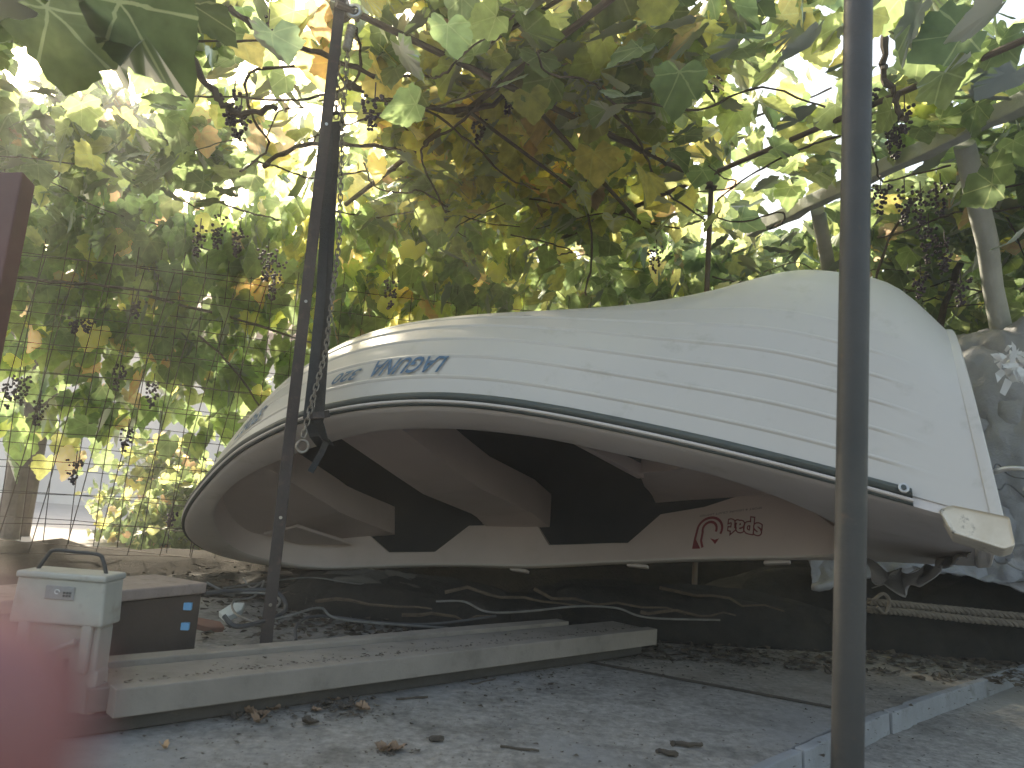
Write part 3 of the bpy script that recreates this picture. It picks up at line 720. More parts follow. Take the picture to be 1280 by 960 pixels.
YELL = np.array([(.20, .19, .04), (.17, .175, .045), (.24, .20, .05), (.15, .15, .05), (.13, .155, .035)])
BROWN = np.array([(.20, .12, .055), (.26, .15, .06), (.15, .10, .06), (.22, .16, .09)])
def leaf_cols(pos, yfun, bfun):
    n = len(pos); c = GREENS[rng.integers(0, 5, n)].copy(); r = rng.random(n); py = yfun(pos); pb = bfun(pos)
    m1 = r < py; c[m1] = YELL[rng.integers(0, 5, m1.sum())]*1.25; r2 = rng.random(n); m2 = r2 < pb; c[m2] = BROWN[rng.integers(0, 4, m2.sum())]*1.25
    return c*rng.uniform(.8, 1.3, (n, 1))*1.2
def proj(P):
    D = P-CAMP; d = D@FW; return 640+FPX*(D@RT)/d, 480-FPX*(D@UP)/d, d
def ylw(pos):
    x, y, d = proj(pos); g1 = np.exp(-((pos[:, 0]-.05)/1.1)**2-((pos[:, 1]-3.6)/1.6)**2); g2 = np.exp(-((pos[:, 0]+1.0)/.5)**2-((pos[:, 1]-3.8)/.7)**2)
    return .10+.75*g1+.4*g2
def brn(pos):
    g1 = np.exp(-((pos[:, 0]-.0)/.8)**2-((pos[:, 1]-3.4)/1.2)**2); g2 = np.exp(-((pos[:, 0]+.95)/.45)**2-((pos[:, 1]-3.9)/.7)**2); return .03+.06*g1+.14*g2
def clump(pos, s, k):   # groups leaves round random shoots so that gaps stay open
    n = len(pos); c = pos[rng.integers(0, n, n//k+1)]; idx = rng.integers(0, len(c), n); return c[idx]*.72+pos*.28+rng.normal(0, s, pos.shape)*np.array([1, 1, .5])

vine_defs = []
def vine(name, loc, label): 
    return empty(name, loc, label, 'grape vine')
V_left = vine('grape_vine', (-3.0, 3.2, -.1), 'green backlit grape vine over the upper left by the bright sky gap')
V_mid = vine('grape_vine', (-.2, 4.9, -.1), 'yellowing autumn grape vine over the middle of the pergola')
V_right = vine('grape_vine', (2.6, 4.6, -.1), 'deep green grape vine over the right side behind the dark pole')
V_fence = vine('grape_vine', (-2.2, 4.7, -.1), 'lush green grape vine climbing the wire fence behind the bow')
V_back = vine('grape_vine', (1.2, 5.4, -.1), 'dim green grape vine curtain hanging behind the boat hull')
def canopy(parent, xr, yr, n, dens_gap=None, zr=(ZR-.02, ZR+.34)):
    pos = np.stack([rng.uniform(*xr, n), rng.uniform(*yr, n), rng.uniform(*zr, n)], -1)
    pos = clump(pos, .09, 5)
    hang = rng.random(n) < .09; pos[hang, 2] -= rng.uniform(.05, .30, hang.sum())
    if dens_gap is not None: pos = pos[rng.random(len(pos)) < dens_gap(pos)]
    pos = pos[(pos[:, 1] > .4)]
    x, y, d = proj(pos); bad = (x > 370) & (x < 480) & (y < 190) & (d < 2.65)
    t = (x-1280)/(938-1280); yb = 128+t*(290-128); bad |= (np.abs(y-yb) < 24) & (x > 935) & (rng.random(len(pos)) < .93)
    pos = pos[~bad]
    n = len(pos); size = rng.uniform(.095, .155, n); tilt = np.abs(rng.normal(.55, .4, n))
    foliage(pos, size, tilt, leaf_cols(pos, ylw, brn), 'foliage', parent)
def gapf(pos):
    x, y, d = proj(pos)
    g = 1.15*np.exp(-((x-110)/125)**4-((y-95)/58)**4)+.8*np.exp(-((x-458)/30)**2-((y-140)/36)**2)+.25*np.exp(-((x-780)/70)**2-((y-285)/35)**2)
    return 1-.93*np.clip(g, 0, 1)
canopy(V_left, (-4.6, -1.0), (1.8, 4.5), 2300, gapf)
canopy(V_mid, (-1.1, 1.1), (1.9, 5.2), 1950, gapf)
V_far = vine('grape_vine', (3.4, 7.2, -.1), 'bright lime green grape vine roofing the far end of the pergola')
canopy(V_far, (-3.0, 5.2), (5.1, 8.0), 2100, gapf)
canopy(V_right, (1.0, 4.6), (1.8, 5.4), 3050, gapf)
# fence vine
n = 1850; s = rng.uniform(-3.9, .6, n); pos = np.stack([s, FY+.12+rng.uniform(0, .40, n)**1.0, rng.uniform(.5, 2.6, n)], -1)
pos = clump(pos, .07, 4)
def lowb(x): return .62-.17*np.clip((-1.5-x)*2, 0, 1)+.10*np.sin(x*5.1)+.07*np.sin(x*11.7+1)+np.where(x > -1.9, -.02, 0.0)+np.where(x < -2.55, -.12, 0)+np.where(x > -1.3, -.3*np.clip(x+1.3, 0, 1), 0)
pos = pos[pos[:, 2] > lowb(pos[:, 0])+.08]; n = len(pos)
foliage(pos, rng.uniform(.10, .165, n), rng.uniform(.7, 1.6, n), leaf_cols(pos, lambda p: .08+.25*(p[:, 2] > 1.4)*(p[:, 0] > -1.6), lambda p: np.full(len(p), .04))*1.35, 'foliage', V_fence)  # leaf colours lifted to stand in for light glowing through
n = 2100; pos = np.stack([rng.uniform(-.2, 4.8, n), rng.uniform(4.9, 5.7, n), rng.uniform(.7, 2.65, n)], -1); pos = clump(pos, .09, 5); pos[:, 2] = np.maximum(pos[:, 2], .5)
n = len(pos); foliage(pos, rng.uniform(.10, .165, n), rng.uniform(.6, 1.6, n), leaf_cols(pos, lambda p: np.full(len(p), .12), lambda p: np.full(len(p), .03)), 'foliage', V_back)
# near hanging leaves close to the lens at the top
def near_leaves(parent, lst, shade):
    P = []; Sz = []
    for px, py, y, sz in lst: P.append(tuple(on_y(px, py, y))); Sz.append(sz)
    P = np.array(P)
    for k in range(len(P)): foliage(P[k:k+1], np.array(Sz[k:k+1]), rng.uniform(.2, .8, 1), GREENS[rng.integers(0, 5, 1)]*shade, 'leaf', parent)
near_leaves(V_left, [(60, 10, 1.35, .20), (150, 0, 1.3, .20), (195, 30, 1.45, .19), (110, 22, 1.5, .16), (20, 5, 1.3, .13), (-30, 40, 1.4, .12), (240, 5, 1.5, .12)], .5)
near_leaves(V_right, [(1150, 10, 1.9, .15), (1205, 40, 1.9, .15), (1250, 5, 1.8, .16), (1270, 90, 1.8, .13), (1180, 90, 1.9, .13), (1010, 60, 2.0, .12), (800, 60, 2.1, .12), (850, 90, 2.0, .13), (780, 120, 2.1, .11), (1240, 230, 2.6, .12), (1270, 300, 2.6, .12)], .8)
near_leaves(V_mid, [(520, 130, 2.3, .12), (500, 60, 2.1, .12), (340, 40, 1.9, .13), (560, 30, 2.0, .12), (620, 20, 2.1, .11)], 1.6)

def cane(parent, pts, r, name='cane', m=None):
    P = crom(pts, 6); P = [Vector(p)+Vector(rng.normal(0, r*.45, 3)) for p in P]
    n = len(P); mb = MB().tube([p-Vector(parent.location) for p in P], r, 7, rs=[r*(1.15-.4*k/n)*(1+.18*math.sin(k*1.9)) for k in range(n)]); return mb.build(name, m or m_cane, parent, smooth=True)
def cz_(pts, z=None, y=None):
    return [tuple(on_z(p[0], p[1], ZR-.12)) if y is None else tuple(on_y(p[0], p[1], y)) for p in pts]
cane(V_left, cz_([(214, -40), (222, 20), (240, 70), (268, 122), (300, 140), (345, 135)], y=2.35), .012)
cane(V_left, cz_([(250, -30), (300, 22), (340, 48), (410, 70), (470, 95)], y=2.6), .011)
cane(V_left, cz_([(0, 345), (60, 352), (120, 356), (190, 365)], y=4.2), .009)
cane(V_mid, cz_([(430, 105), (500, 125), (580, 138), (640, 118)], y=3.0), .014)
cane(V_mid, cz_([(655, 110), (700, 130), (760, 165), (835, 205)], y=3.2), .010)
cane(V_mid, cz_([(330, 208), (370, 185), (440, 180), (520, 190)], y=3.3), .010)
cane(V_mid, cz_([(700, 190), (730, 220), (735, 260), (740, 320), (730, 370)], y=4.0), .007)
cane(V_right, cz_([(1130, -30), (1108, 40), (1106, 90), (1122, 125), (1130, 150)], y=2.6), .013)
cane(V_right, cz_([(830, 65), (900, 50), (1000, 10), (1060, -20)], y=3.1), .006)
cane(V_right, cz_([(800, 190), (880, 165), (960, 140), (1040, 110)], y=3.4), .006)
cane(V_right, cz_([(1090, 380), (1110, 300), (1150, 240), (1160, 190), (1140, 150)], y=3.6), .006)
cane(V_fence, cz_([(180, 370), (300, 400), (420, 440)], y=4.45), .008)
cane(V_fence, cz_([(250, 420), (300, 470), (330, 520)], y=4.45), .006)
for pv, xr, yr, k in ((V_left, (-3.8, -1), (2.2, 5), 12), (V_mid, (-1, 1), (2.4, 6), 24), (V_right, (1, 3.6), (2.4, 6), 20), (V_back, (0, 3.5), (4.6, 5.2), 12)):
    for _ in range(k):
        p = np.array([rng.uniform(*xr), rng.uniform(*yr), ZR-rng.uniform(0, .1)]); pts = [p]; a = rng.uniform(0, 2*PI)
        for q in range(4):
            a += rng.normal(0, .5); p = p+np.array([math.cos(a)*.22, math.sin(a)*.22, rng.normal(-.035, .05)]); pts.append(p)
        cane(pv, [tuple(q) for q in pts], rng.uniform(.003, .006), 'shoot')
for pv, f in ((V_far, (3.4, 7.2)), (V_left, (-3.0, 3.2)), (V_mid, (-.2, 4.9)), (V_right, (2.6, 4.6)), (V_fence, (-3.9, 4.7)), (V_back, (1.2, 5.4))):
    cane(pv, [(f[0], f[1], -.1), (f[0]+.05, f[1]+.04, .7), (f[0]-.04, f[1], 1.5), (f[0]+.05, f[1]-.1, ZR)], .024, 'trunk')

# grape bunches
ico = bmesh.new(); bmesh.ops.create_icosphere(ico, subdivisions=1, radius=1); IV = [v.co.copy() for v in ico.verts]; IF = [tuple(v.index for v in f.verts) for f in ico.faces]; ico.free()
def bunch(parent, p, L=.13, w=.045, n=34):
    mb = MB()
    for k in range(n):
        t = rng.random(); rr = w*(1-.75*t)*math.sqrt(rng.random()); a = rng.uniform(0, 2*PI); c = Vector((rr*math.cos(a), rr*math.sin(a), -t*L)); r = rng.uniform(.0065, .009)
        mb.add([c+v*r for v in IV], IF)
    mb.tube([(0, 0, .05), (0.003, 0, -.02)], .0025, 5)
    o = mb.build('grape_bunch', m_grape, parent, smooth=True); o.location = Vector(p)-Vector(parent.location)
for px, py, y, pv, L in [(335, 28, 2.5, V_left, .08), (292, 118, 2.4, V_left, .10), (300, 140, 2.5, V_left, .09), (468, 120, 2.5, V_mid, .12), (560, 60, 2.9, V_mid, .12), (638, 110, 3.0, V_mid, .11), (600, 150, 3.1, V_mid, .1),
                      (275, 270, 3.6, V_left, .16), (300, 285, 3.7, V_left, .14), (250, 285, 3.7, V_left, .14), (345, 325, 3.8, V_left, .2), (335, 310, 3.8, V_left, .16), (490, 350, 4.2, V_mid, .16),
                      (895, 90, 2.9, V_right, .08), (1130, 130, 2.7, V_right, .11), (1115, 145, 2.8, V_right, .12), (1145, 70, 2.7, V_right, .08), (1085, 115, 2.8, V_right, .10), (1120, 175, 2.9, V_right, .07),
                      (1130, 235, 3.2, V_right, .16), (1150, 240, 3.2, V_right, .14), (1100, 232, 3.2, V_right, .12), (1175, 230, 3.2, V_right, .14), (1160, 280, 3.3, V_right, .18), (1180, 300, 3.3, V_right, .15), (1150, 340, 3.4, V_right, .12), (1200, 350, 3.4, V_right, .12), (820, 310, 4.2, V_right, .14),
                      (95, 398, 4.2, V_fence, .08), (110, 400, 4.2, V_fence, .07), (150, 455, 4.2, V_fence, .14), (192, 478, 4.25, V_fence, .14), (172, 375, 4.2, V_fence, .1), (95, 575, 4.2, V_fence, .13), (30, 470, 3.9, V_fence, .14), (50, 500, 3.9, V_fence, .12), (15, 480, 3.9, V_fence, .12), (160, 535, 4.2, V_fence, .12), (215, 640, 4.2, V_fence, .07)]:
    bunch(pv, on_y(px, py, y), L*1.05, .036+L*.12, int(20+170*L))

# ---------------------------------------------------------------- beyond the fence: house, trees, shrub
hs = empty('house', (-5.2, 11.0, -.1), 'sunlit white house wall with a shuttered window beyond the wire fence', 'house')
HY = 11.0
def hrel(p): return Vector(p)-Vector(hs.location)
pw0 = on_y(97, 662, HY); pw1 = on_y(146, 716, HY)
wx0, wx1, wz1 = pw0.x, pw1.x, pw0.z; wz0 = -.1
mb = MB()
for (x0, x1, z0, z1) in ((-13, wx0, -.1, 2.5), (wx1, -2.9, -.1, 2.5), (wx0, wx1, wz1, 2.5)):
    mb.box(tuple(hrel(((x0+x1)/2, HY+.15, (z0+z1)/2))), (x1-x0, .3, z1-z0))
mb.build('wall', m_wall, hs)
dr = MB().box(tuple(hrel(((wx0+wx1)/2, HY+.10, (wz0+wz1)/2))), (wx1-wx0, .04, wz1-wz0)).build('shutter', m_frame, hs)
mb = MB()
for xx in (wx0+.03, wx1-.03): mb.box(tuple(hrel((xx, HY-.01, (wz0+wz1)/2))), (.06, .05, wz1-wz0+.06))
mb.box(tuple(hrel(((wx0+wx1)/2, HY-.012, wz1+.03))), (wx1-wx0+.1, .05, .06)); mb.build('window_frame', m_frame, hs)
MB().add([tuple(hrel(v)) for v in ((-13.3, HY-.5, 2.4), (-2.6, HY-.5, 2.4), (-2.6, HY+3.5, 4.2), (-13.3, HY+3.5, 4.2), (-13.3, HY-.5, 2.48), (-2.6, HY-.5, 2.48), (-2.6, HY+3.5, 4.28), (-13.3, HY+3.5, 4.28))],
         [(0, 1, 2, 3), (4, 5, 6, 7), (0, 1, 5, 4), (1, 2, 6, 5), (2, 3, 7, 6), (3, 0, 4, 7)]).build('roof', m_brick, hs)

def tree(px, y, h, r, label, crown_r, ncl=900, cz0=2.4, lean=.0, sz=(.10, .18), yl=.1, cat='tree', name='tree', trunk=True):
    p = on_z(px, 700, -.1); b = on_y(px, 640, y); o = empty(name, (b.x, y, -.1), label, cat)
    if trunk:
        pts = [(0, 0, 0), (lean*.3, 0, h*.35), (lean*.6, .05, h*.7), (lean, .1, h)]
        P = crom(pts, 5); MB().tube([tuple(q) for q in P], r, 9, rs=[r*(1.15-.7*k/len(P)) for k in range(len(P))]).build('trunk', m_bark, o, smooth=True)
        for k in range(6):
            a = rng.uniform(0, 2*PI); s = np.array(P[int(len(P)*(.45+.08*k))-1 if int(len(P)*(.45+.08*k)) < len(P) else -1]); e = s+np.array([math.cos(a)*crown_r*.7, math.sin(a)*crown_r*.7, crown_r*.6])
            MB().tube([tuple(s), tuple((s+e)/2+np.array([0, 0, .08])), tuple(e)], r*.4, 6, rs=[r*.4, r*.28, r*.1]).build('limb', m_bark, o, smooth=True)
    n = ncl; c = rng.normal(0, 1, (30, 3)); c /= np.linalg.norm(c, axis=1)[:, None]; c *= rng.uniform(.4, .9, (30, 1))*crown_r
    pos = c[rng.integers(0, 30, n)]+rng.normal(0, crown_r*.17, (n, 3)); pos[:, 2] = pos[:, 2]*.8+cz0; pos[:, 0] += lean; pos += np.array([b.x, y, 0]); pos[:, 2] = np.maximum(pos[:, 2], .0)
    foliage(pos, rng.uniform(*sz, n), rng.uniform(.2, 1.4, n), leaf_cols(pos, lambda q: np.full(len(q), yl), lambda q: np.full(len(q), .05)), 'crown', o)
    return o
tree(14, 6.0, 2.6, .075, 'slim pale tree trunk at far left beyond the fence', .8, 500, 2.9)
tree(30, 6.3, 2.6, .06, 'second slim trunk just right of the far left one', .7, 400, 3.1, lean=.12)
tree(190, 6.4, .5, .02, 'loose yellow and green shrub in front of the white house', .62, 1300, .25, sz=(.05, .09), yl=.4, cat='shrub', name='shrub', trunk=False)
tree(238, 5.6, .5, .02, 'fresh green shrub beside the bow beyond the fence', .42, 900, .15, sz=(.05, .08), yl=.15, cat='shrub', name='shrub', trunk=False)
tree(470, 15, 4, .12, 'broad green tree behind the fence left of centre', 2.0, 1900, 2.6, sz=(.14, .24), yl=.3)
tree(770, 16, 4, .13, 'broad yellow green tree behind the middle of the pergola', 2.4, 2100, 2.6, sz=(.15, .25), yl=.5)
tree(1080, 14, 4, .13, 'broad green tree behind the pergola on the right', 2.4, 2300, 2.6, sz=(.15, .25), yl=.15)
tree(1420, 11, 4, .12, 'dark green tree beyond the right edge of the pergola', 2.2, 2000, 2.4, sz=(.15, .25), yl=.1)
# pale gravel yard beyond the fence
sheet('yard', [(-14, 5.2), (-.6, 5.2), (-.6, 11), (-14, 11)], -.092, mat('pale_gravel', (.62, .56, .52), .9, (.5, .45, .42), 6, bump=.6))

# ---------------------------------------------------------------- planks on the slab at left
def plank(a, b, wdt, z0, z1, m, label, lip=False, wob=0.0):
    a, b = Vector((a[0], a[1], 0)), Vector((b[0], b[1], 0)); d = (b-a); L = d.length; t = d/L; n = Vector((-t.y, t.x, 0)); rows = []
    for k in range(19):
        p = t*L*k/18; w_ = wob*math.sin(k*.6); rows.append([p+n*(w_)+Vector((0, 0, z0)), p+n*(wdt+w_)+Vector((0, 0, z0)), p+n*(wdt+w_)+Vector((0, 0, z1)), p+n*(w_)+Vector((0, 0, z1))])
    mb = MB().grid(rows, closed_v=True); q = 18*4; mb.f += [(0, 1, 2, 3), (q, q+1, q+2, q+3)]
    o = mb.build('plank', m, bevel=.0025); o.location = a; tag(o, label, 'plank', 'grey planks stacked on the slab'); return o
f0, f1 = on_z(146, 862, .095), on_z(822, 786, .095)
tdir = (f1-f0).normalized(); nrm = Vector((-tdir.y, tdir.x, 0))
plank(f0, f1, .045, .038, .095, m_planks, 'front grey plank standing on edge with a pale lit top')
plank(f0-tdir*.035+nrm*.050, f1+nrm*.050, .160, .040, .088, m_planks, 'wide middle plank littered with dirt and leaf crumbs')
plank(f0-tdir*.06+nrm*.217, f1+nrm*.217-tdir*.25, .060, .040, .100, m_planks, 'rear narrow plank slightly higher than the middle one', wob=.003)
m_pd = mat('shaded_dark_plank', (.06, .055, .05), .85, (.04, .036, .033), 7, bump=.3)  # shade under the stack put into this dark plank colour
plank(f0-tdir*.12+nrm*.03, f1+nrm*.03-tdir*.05, .21, .003, .036, m_pd, 'lower plank darkened as shade under the three grey planks')

# ---------------------------------------------------------------- box, can
bx = empty('timber_block', (-.90, 2.2, 0), 'dark timber trough with its sunlit top coloured pale behind the cream can', 'trough')
A_, B_ = on_z(254, 729, .22), on_z(60, 746, .22); t = (B_-A_); t.z = 0; L = t.length; t.normalize(); n_ = Vector((t.y, -t.x, 0))
if n_.y < 0: n_ = -n_
def bxp(s, w_, z): p = A_+t*s+n_*w_; return Vector((p.x, p.y, z))-Vector(bx.location)
def slabbox(s0, s1, w0, w1, z0, z1, name, m, bev=.004):
    vs = [bxp(s, w_, z) for z in (z0, z1) for s, w_ in ((s0, w0), (s1, w0), (s1, w1), (s0, w1))]
    return MB().add(vs, [(0, 3, 2, 1), (4, 5, 6, 7), (0, 1, 5, 4), (1, 2, 6, 5), (2, 3, 7, 6), (3, 0, 4, 7)]).build(name, m, bx, bevel=bev)
slabbox(0, L+.3, 0, .20, 0.0, .190, 'body', m_darkwood)
slabbox(-.006, L+.3, -.010, .21, .192, .222, 'top_board', m_boxtop)  # pale colour stands in for sun falling on the top
for zc in (.160, .105):
    p = bxp(.050, -.006, zc); mb = MB(); mb.box(p, (.022, .016, .020), Matrix.Rotation(.2, 3, 'Z')); mb.tube([p, p+Vector((-.045, .0, .004))], .002, 6); mb.build('blue_clip', m_clip, bx, bevel=.003)
lb = empty('concrete_block', tuple(on_z(20, 742, .20)), 'pale rough block at the left edge behind the finger', 'block'); lb.location.z = 0
mb = MB(); rows = []
for k in range(7):
    z_ = [0, .01, .07, .13, .18, .195, .20][k]; s_ = [.98, 1, 1.0, .99, .97, .93, .86][k]
    rows.append([Vector(((-.22)*s_+rng.normal(0, .003), -.05*s_, z_)), Vector((.05*s_, -.06*s_+rng.normal(0, .003), z_)), Vector((.06*s_, .10*s_, z_)), Vector((-.22*s_, .12*s_, z_))])
mb.grid(rows, closed_v=True); mb.f += [(0, 1, 2, 3), (24, 25, 26, 27)]; mb.build('lump', m_boxtop, lb, bevel=.006)

CY = 1.70
cn = empty('metal_can', tuple(on_y(82, 800, CY)), 'chipped cream metal can with a carrying handle and grey plate', 'can'); cn.location.z = 0
ct = on_y(82, 712, CY).z; cw = abs((on_y(137, 712, CY)-on_y(30, 712, CY)).x)
Rr = Matrix.Rotation(-ro*.0, 3, 'Y')
def trap(z0, z1, w0, w1, y0, y1, name, m, bev=.006):
    vs = [(-w0/2, y0, z0), (w0/2, y0, z0), (w0/2, y1, z0), (-w0/2, y1, z0), (-w1/2, y0, z1), (w1/2, y0, z1), (w1/2, y1, z1), (-w1/2, y1, z1)]
    return MB().add(vs, [(0, 3, 2, 1), (4, 5, 6, 7), (0, 1, 5, 4), (1, 2, 6, 5), (2, 3, 7, 6), (3, 0, 4, 7)]).build(name, m, cn, bevel=bev, seg=3)
zs = ct-.105
trap(zs, ct-.012, cw*1.06, cw, -.052, .03, 'upper_body', m_can)
trap(ct-.014, ct, cw*1.03, cw*1.02, -.058, .036, 'rim', m_can, .005)
trap(0.0, zs+.002, cw*.98, cw*.94, -.036, .028, 'lower_body', m_can, .01)
for sx in (-1, 1):
    MB().box((sx*cw*.36, -.044, zs-.035), (.022, .014, .12)).build('rib', m_can, cn, bevel=.005)
    MB().box((sx*cw*.46, -.01, .06), (.03, .07, .12), taper=.7).build('foot', m_can, cn, bevel=.006)
mb = MB(); mb.tube([(-.065, -.046, zs-.085), (.045, -.046, zs-.03)], .0065, 8); mb.build('raised_bar', m_can, cn, smooth=True)
MB().box((.028, -.0375, zs-.085), (.010, .006, .036)).build('slot', m_rubber, cn)
MB().box((-.035, -.0375, zs-.105), (.010, .006, .036)).build('slot', m_rubber, cn)
pl = MB().box((-.0+.002, -.0535, ct-.040), (.060, .003, .027)).build('maker_plate', m_label, cn, bevel=.001)
m_lt = mat('plate_mark', (.5, .5, .5), .5)
mb = MB(); mb.tube([(.001+.005*math.cos(a)-.004, -.0555, ct-.038+.004*math.sin(a)) for a in np.linspace(0, 5.2, 12)], .0012, 5); mb.build('plate_mark', m_lt, pl)
mb = MB()
for i in range(3):
    for j in range(2): mb.box((.012+.006*i, -.0555, ct-.045+.006*j), (.0045, .001, .004))
mb.build('plate_print', m_rubber, pl)
hp_ = MB(); hw = cw*.42
hp_.tube(crom([(-hw, -.01, ct-.002), (-hw+.018, -.01, ct+.030), (-hw+.030, -.01, ct+.040), (0, -.01, ct+.040), (hw-.030, -.01, ct+.038), (hw-.018, -.01, ct+.028), (hw-.006, -.01, ct-.002)], 5), .0042, 8); hp_.build('handle', m_pole, cn, smooth=True)

# ---------------------------------------------------------------- dark heaps, rolls and cables under the boat
def lumpy(name, m, loc, size, label, cat, amp=.06, seed=0, rot=0.0, group=None, flat=.35, nu=48, nv=30, fold=0):
    r_ = np.random.default_rng(seed); ph = r_.uniform(0, 6, 12); rows = []
    for i in range(nv+1):
        a = -PI/2+PI*i/nv; row = []
        for j in range(nu):
            b = 2*PI*j/nu; x, y, z = math.cos(a)*math.cos(b), math.cos(a)*math.sin(b), math.sin(a)
            x = math.copysign(abs(x)**.75, x); z = math.copysign(abs(z)**.8, z)
            d = 1+amp*(math.sin(3*b+ph[0]+2*a)+.7*math.sin(5*b+ph[1]-3*a)+.6*math.sin(7*a+ph[2]+b)+.5*math.sin(11*b+ph[3]+4*a)+.35*math.sin(17*b+9*a+ph[4]))
            row.append((x*d*size[0]/2, y*d*size[1]/2, max(z*d, -flat)*size[2]/(1+flat)+flat*size[2]/(1+flat)))
        rows.append(row)
    o = MB().grid(rows, closed_v=True).build(name, m, smooth=True); o.location = loc; o.rotation_euler = (0, 0, rot); tag(o, label, cat, group); return o
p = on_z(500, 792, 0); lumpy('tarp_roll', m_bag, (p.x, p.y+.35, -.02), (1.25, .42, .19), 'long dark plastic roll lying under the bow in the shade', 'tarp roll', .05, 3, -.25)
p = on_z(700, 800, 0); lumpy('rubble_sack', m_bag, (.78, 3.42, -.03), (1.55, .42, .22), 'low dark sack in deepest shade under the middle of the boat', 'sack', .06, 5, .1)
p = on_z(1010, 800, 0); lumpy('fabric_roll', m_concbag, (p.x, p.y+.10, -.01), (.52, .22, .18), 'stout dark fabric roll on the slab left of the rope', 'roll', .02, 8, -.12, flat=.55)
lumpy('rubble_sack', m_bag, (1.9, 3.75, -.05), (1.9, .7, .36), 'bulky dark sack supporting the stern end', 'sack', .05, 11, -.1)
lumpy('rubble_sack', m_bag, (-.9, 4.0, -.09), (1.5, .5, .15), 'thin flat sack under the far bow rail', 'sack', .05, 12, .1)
p = on_z(470, 740, .05); lumpy('cloth_bundle', m_concbag, (on_y(480, 728, 3.3).x, 3.3, .02), (.6, .22, .15), 'grey crumpled cloth bundle under the lowest bow rail', 'cloth', .08, 14, .0)
# dark soil bank behind, raised to close the view and block sunlight under the boat
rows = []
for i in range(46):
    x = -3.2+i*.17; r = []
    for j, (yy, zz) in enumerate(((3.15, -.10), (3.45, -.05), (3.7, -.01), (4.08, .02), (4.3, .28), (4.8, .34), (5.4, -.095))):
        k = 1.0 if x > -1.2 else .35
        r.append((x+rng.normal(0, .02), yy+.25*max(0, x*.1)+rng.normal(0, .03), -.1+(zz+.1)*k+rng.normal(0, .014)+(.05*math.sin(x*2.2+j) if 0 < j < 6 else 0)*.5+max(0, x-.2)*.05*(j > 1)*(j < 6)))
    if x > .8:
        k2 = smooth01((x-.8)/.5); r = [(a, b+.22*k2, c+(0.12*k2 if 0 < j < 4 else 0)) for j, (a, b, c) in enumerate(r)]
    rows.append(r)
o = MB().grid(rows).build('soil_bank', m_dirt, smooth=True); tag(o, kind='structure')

def cable(px_pts, label, m, r=.004, name='cable', cat='cable', group='loose cables under the boat'):
    P = [on_y(px, py, y) for px, py, y in px_pts]; o = empty(name, P[0], label, cat, group)
    MB().tube([tuple(Vector(q)-P[0]) for q in crom(P, 8)], r, 7).build('strand', m, o, smooth=True)
cable([(545, 752, 2.9), (580, 752, 2.9), (610, 765, 2.85), (660, 764, 2.9), (720, 758, 2.95), (770, 760, 3.0), (810, 772, 3.0), (900, 775, 3.0)], 'pale rippled cable along the shade behind the planks', m_cable, .0042)
cable([(258, 728, 2.5), (285, 740, 2.5), (330, 742, 2.5), (350, 752, 2.45), (330, 775, 2.4), (360, 770, 2.45), (400, 760, 2.6), (430, 775, 2.6), (560, 785, 2.8)], 'long pale cable snaking past the foot of the flat bar', m_cable, .004)
cable([(256, 742, 2.4), (300, 738, 2.5), (345, 740, 2.55), (355, 765, 2.5), (300, 783, 2.3), (280, 770, 2.3)], 'looping dark hose beside the timber trough', m_cabled, .007)
cable([(305, 724, 2.9), (315, 735, 2.8), (330, 726, 2.85), (318, 745, 2.7), (292, 752, 2.6), (296, 768, 2.5), (330, 782, 2.4)], 'thin white cable kinked upright near the bow', m_cable, .0035)
cable([(280, 735, 2.7), (330, 728, 2.9), (390, 722, 3.1), (450, 730, 3.2), (520, 728, 3.3)], 'thin grey cable under the far bow rail', m_cable, .003)
cable([(370, 800, 2.35), (372, 780, 2.45), (400, 770, 2.6), (470, 778, 2.7), (540, 780, 2.8), (620, 770, 2.9)], 'dark cable curving behind the rear plank', m_cabled, .005)
# broken pieces near trough
def shard(px, py, z, s, m, label, rot, cat='rubble', grp='broken rubble beside the trough'):
    p = on_z(px, py, z); mb = MB(); poly = [(-s, -.4*s), (.2*s, -.55*s), (s, -.1*s), (.7*s, .5*s), (-.6*s, .45*s)]
    mb.prism(poly, 0, .35*s); o = mb.build('rubble_piece', m, bevel=.003); o.location = p; o.rotation_euler = rot; tag(o, label, cat, grp)
shard(258, 785, .03, .055, m_brick, 'reddish brick shard at the right end of the trough', (.3, .2, .4))
shard(290, 768, .05, .06, m_beam, 'pale stone lump behind the reddish brick shard', (.1, -.3, 1.2))
shard(285, 745, .06, .05, m_concbag, 'dark flat rubble piece behind the pale stone', (.2, .1, 2))

# ---------------------------------------------------------------- silver tarp over a heap behind the stern
rows = []
nu, nv = 200, 130
ph = rng.uniform(0, 6, 20)
TA = Vector((1.35, 2.75, 0))
def tz(u, v): # u along x 0..1 ; v depth front..back 0..1
    prof = smooth01(v*3.4)*(1-.1*v)
    h = (1.10+.16*smooth01(u*2.0)-.16*smooth01((u-.4)*1.8))*prof
    w_ = .022*math.sin(14*u+7*v*v*3+ph[0])+.02*math.sin(23*v+5*u+ph[1]+3*math.sin(6*u))+.012*math.sin(37*v+19*u+ph[2])+.010*abs(math.sin(21*u-29*v+ph[3]))+.018*abs(math.sin(9*v+4*u+ph[4]))
    return h+w_*1.2
for i in range(nu+1):
    u = i/nu; r = []
    for j in range(nv+1):
        v = j/nv; x = TA.x+u*2.6+.03*math.sin(9*v+ph[5]); y = 3.38-.34*smooth01((x-1.95)/.35)+v*1.5+.04*math.sin(17*u+ph[6]+5*v)-.16*u
        r.append((x, y+.0, .27+.02*math.sin(12*u+ph[7])+tz(u, v)))
    rows.append(r)
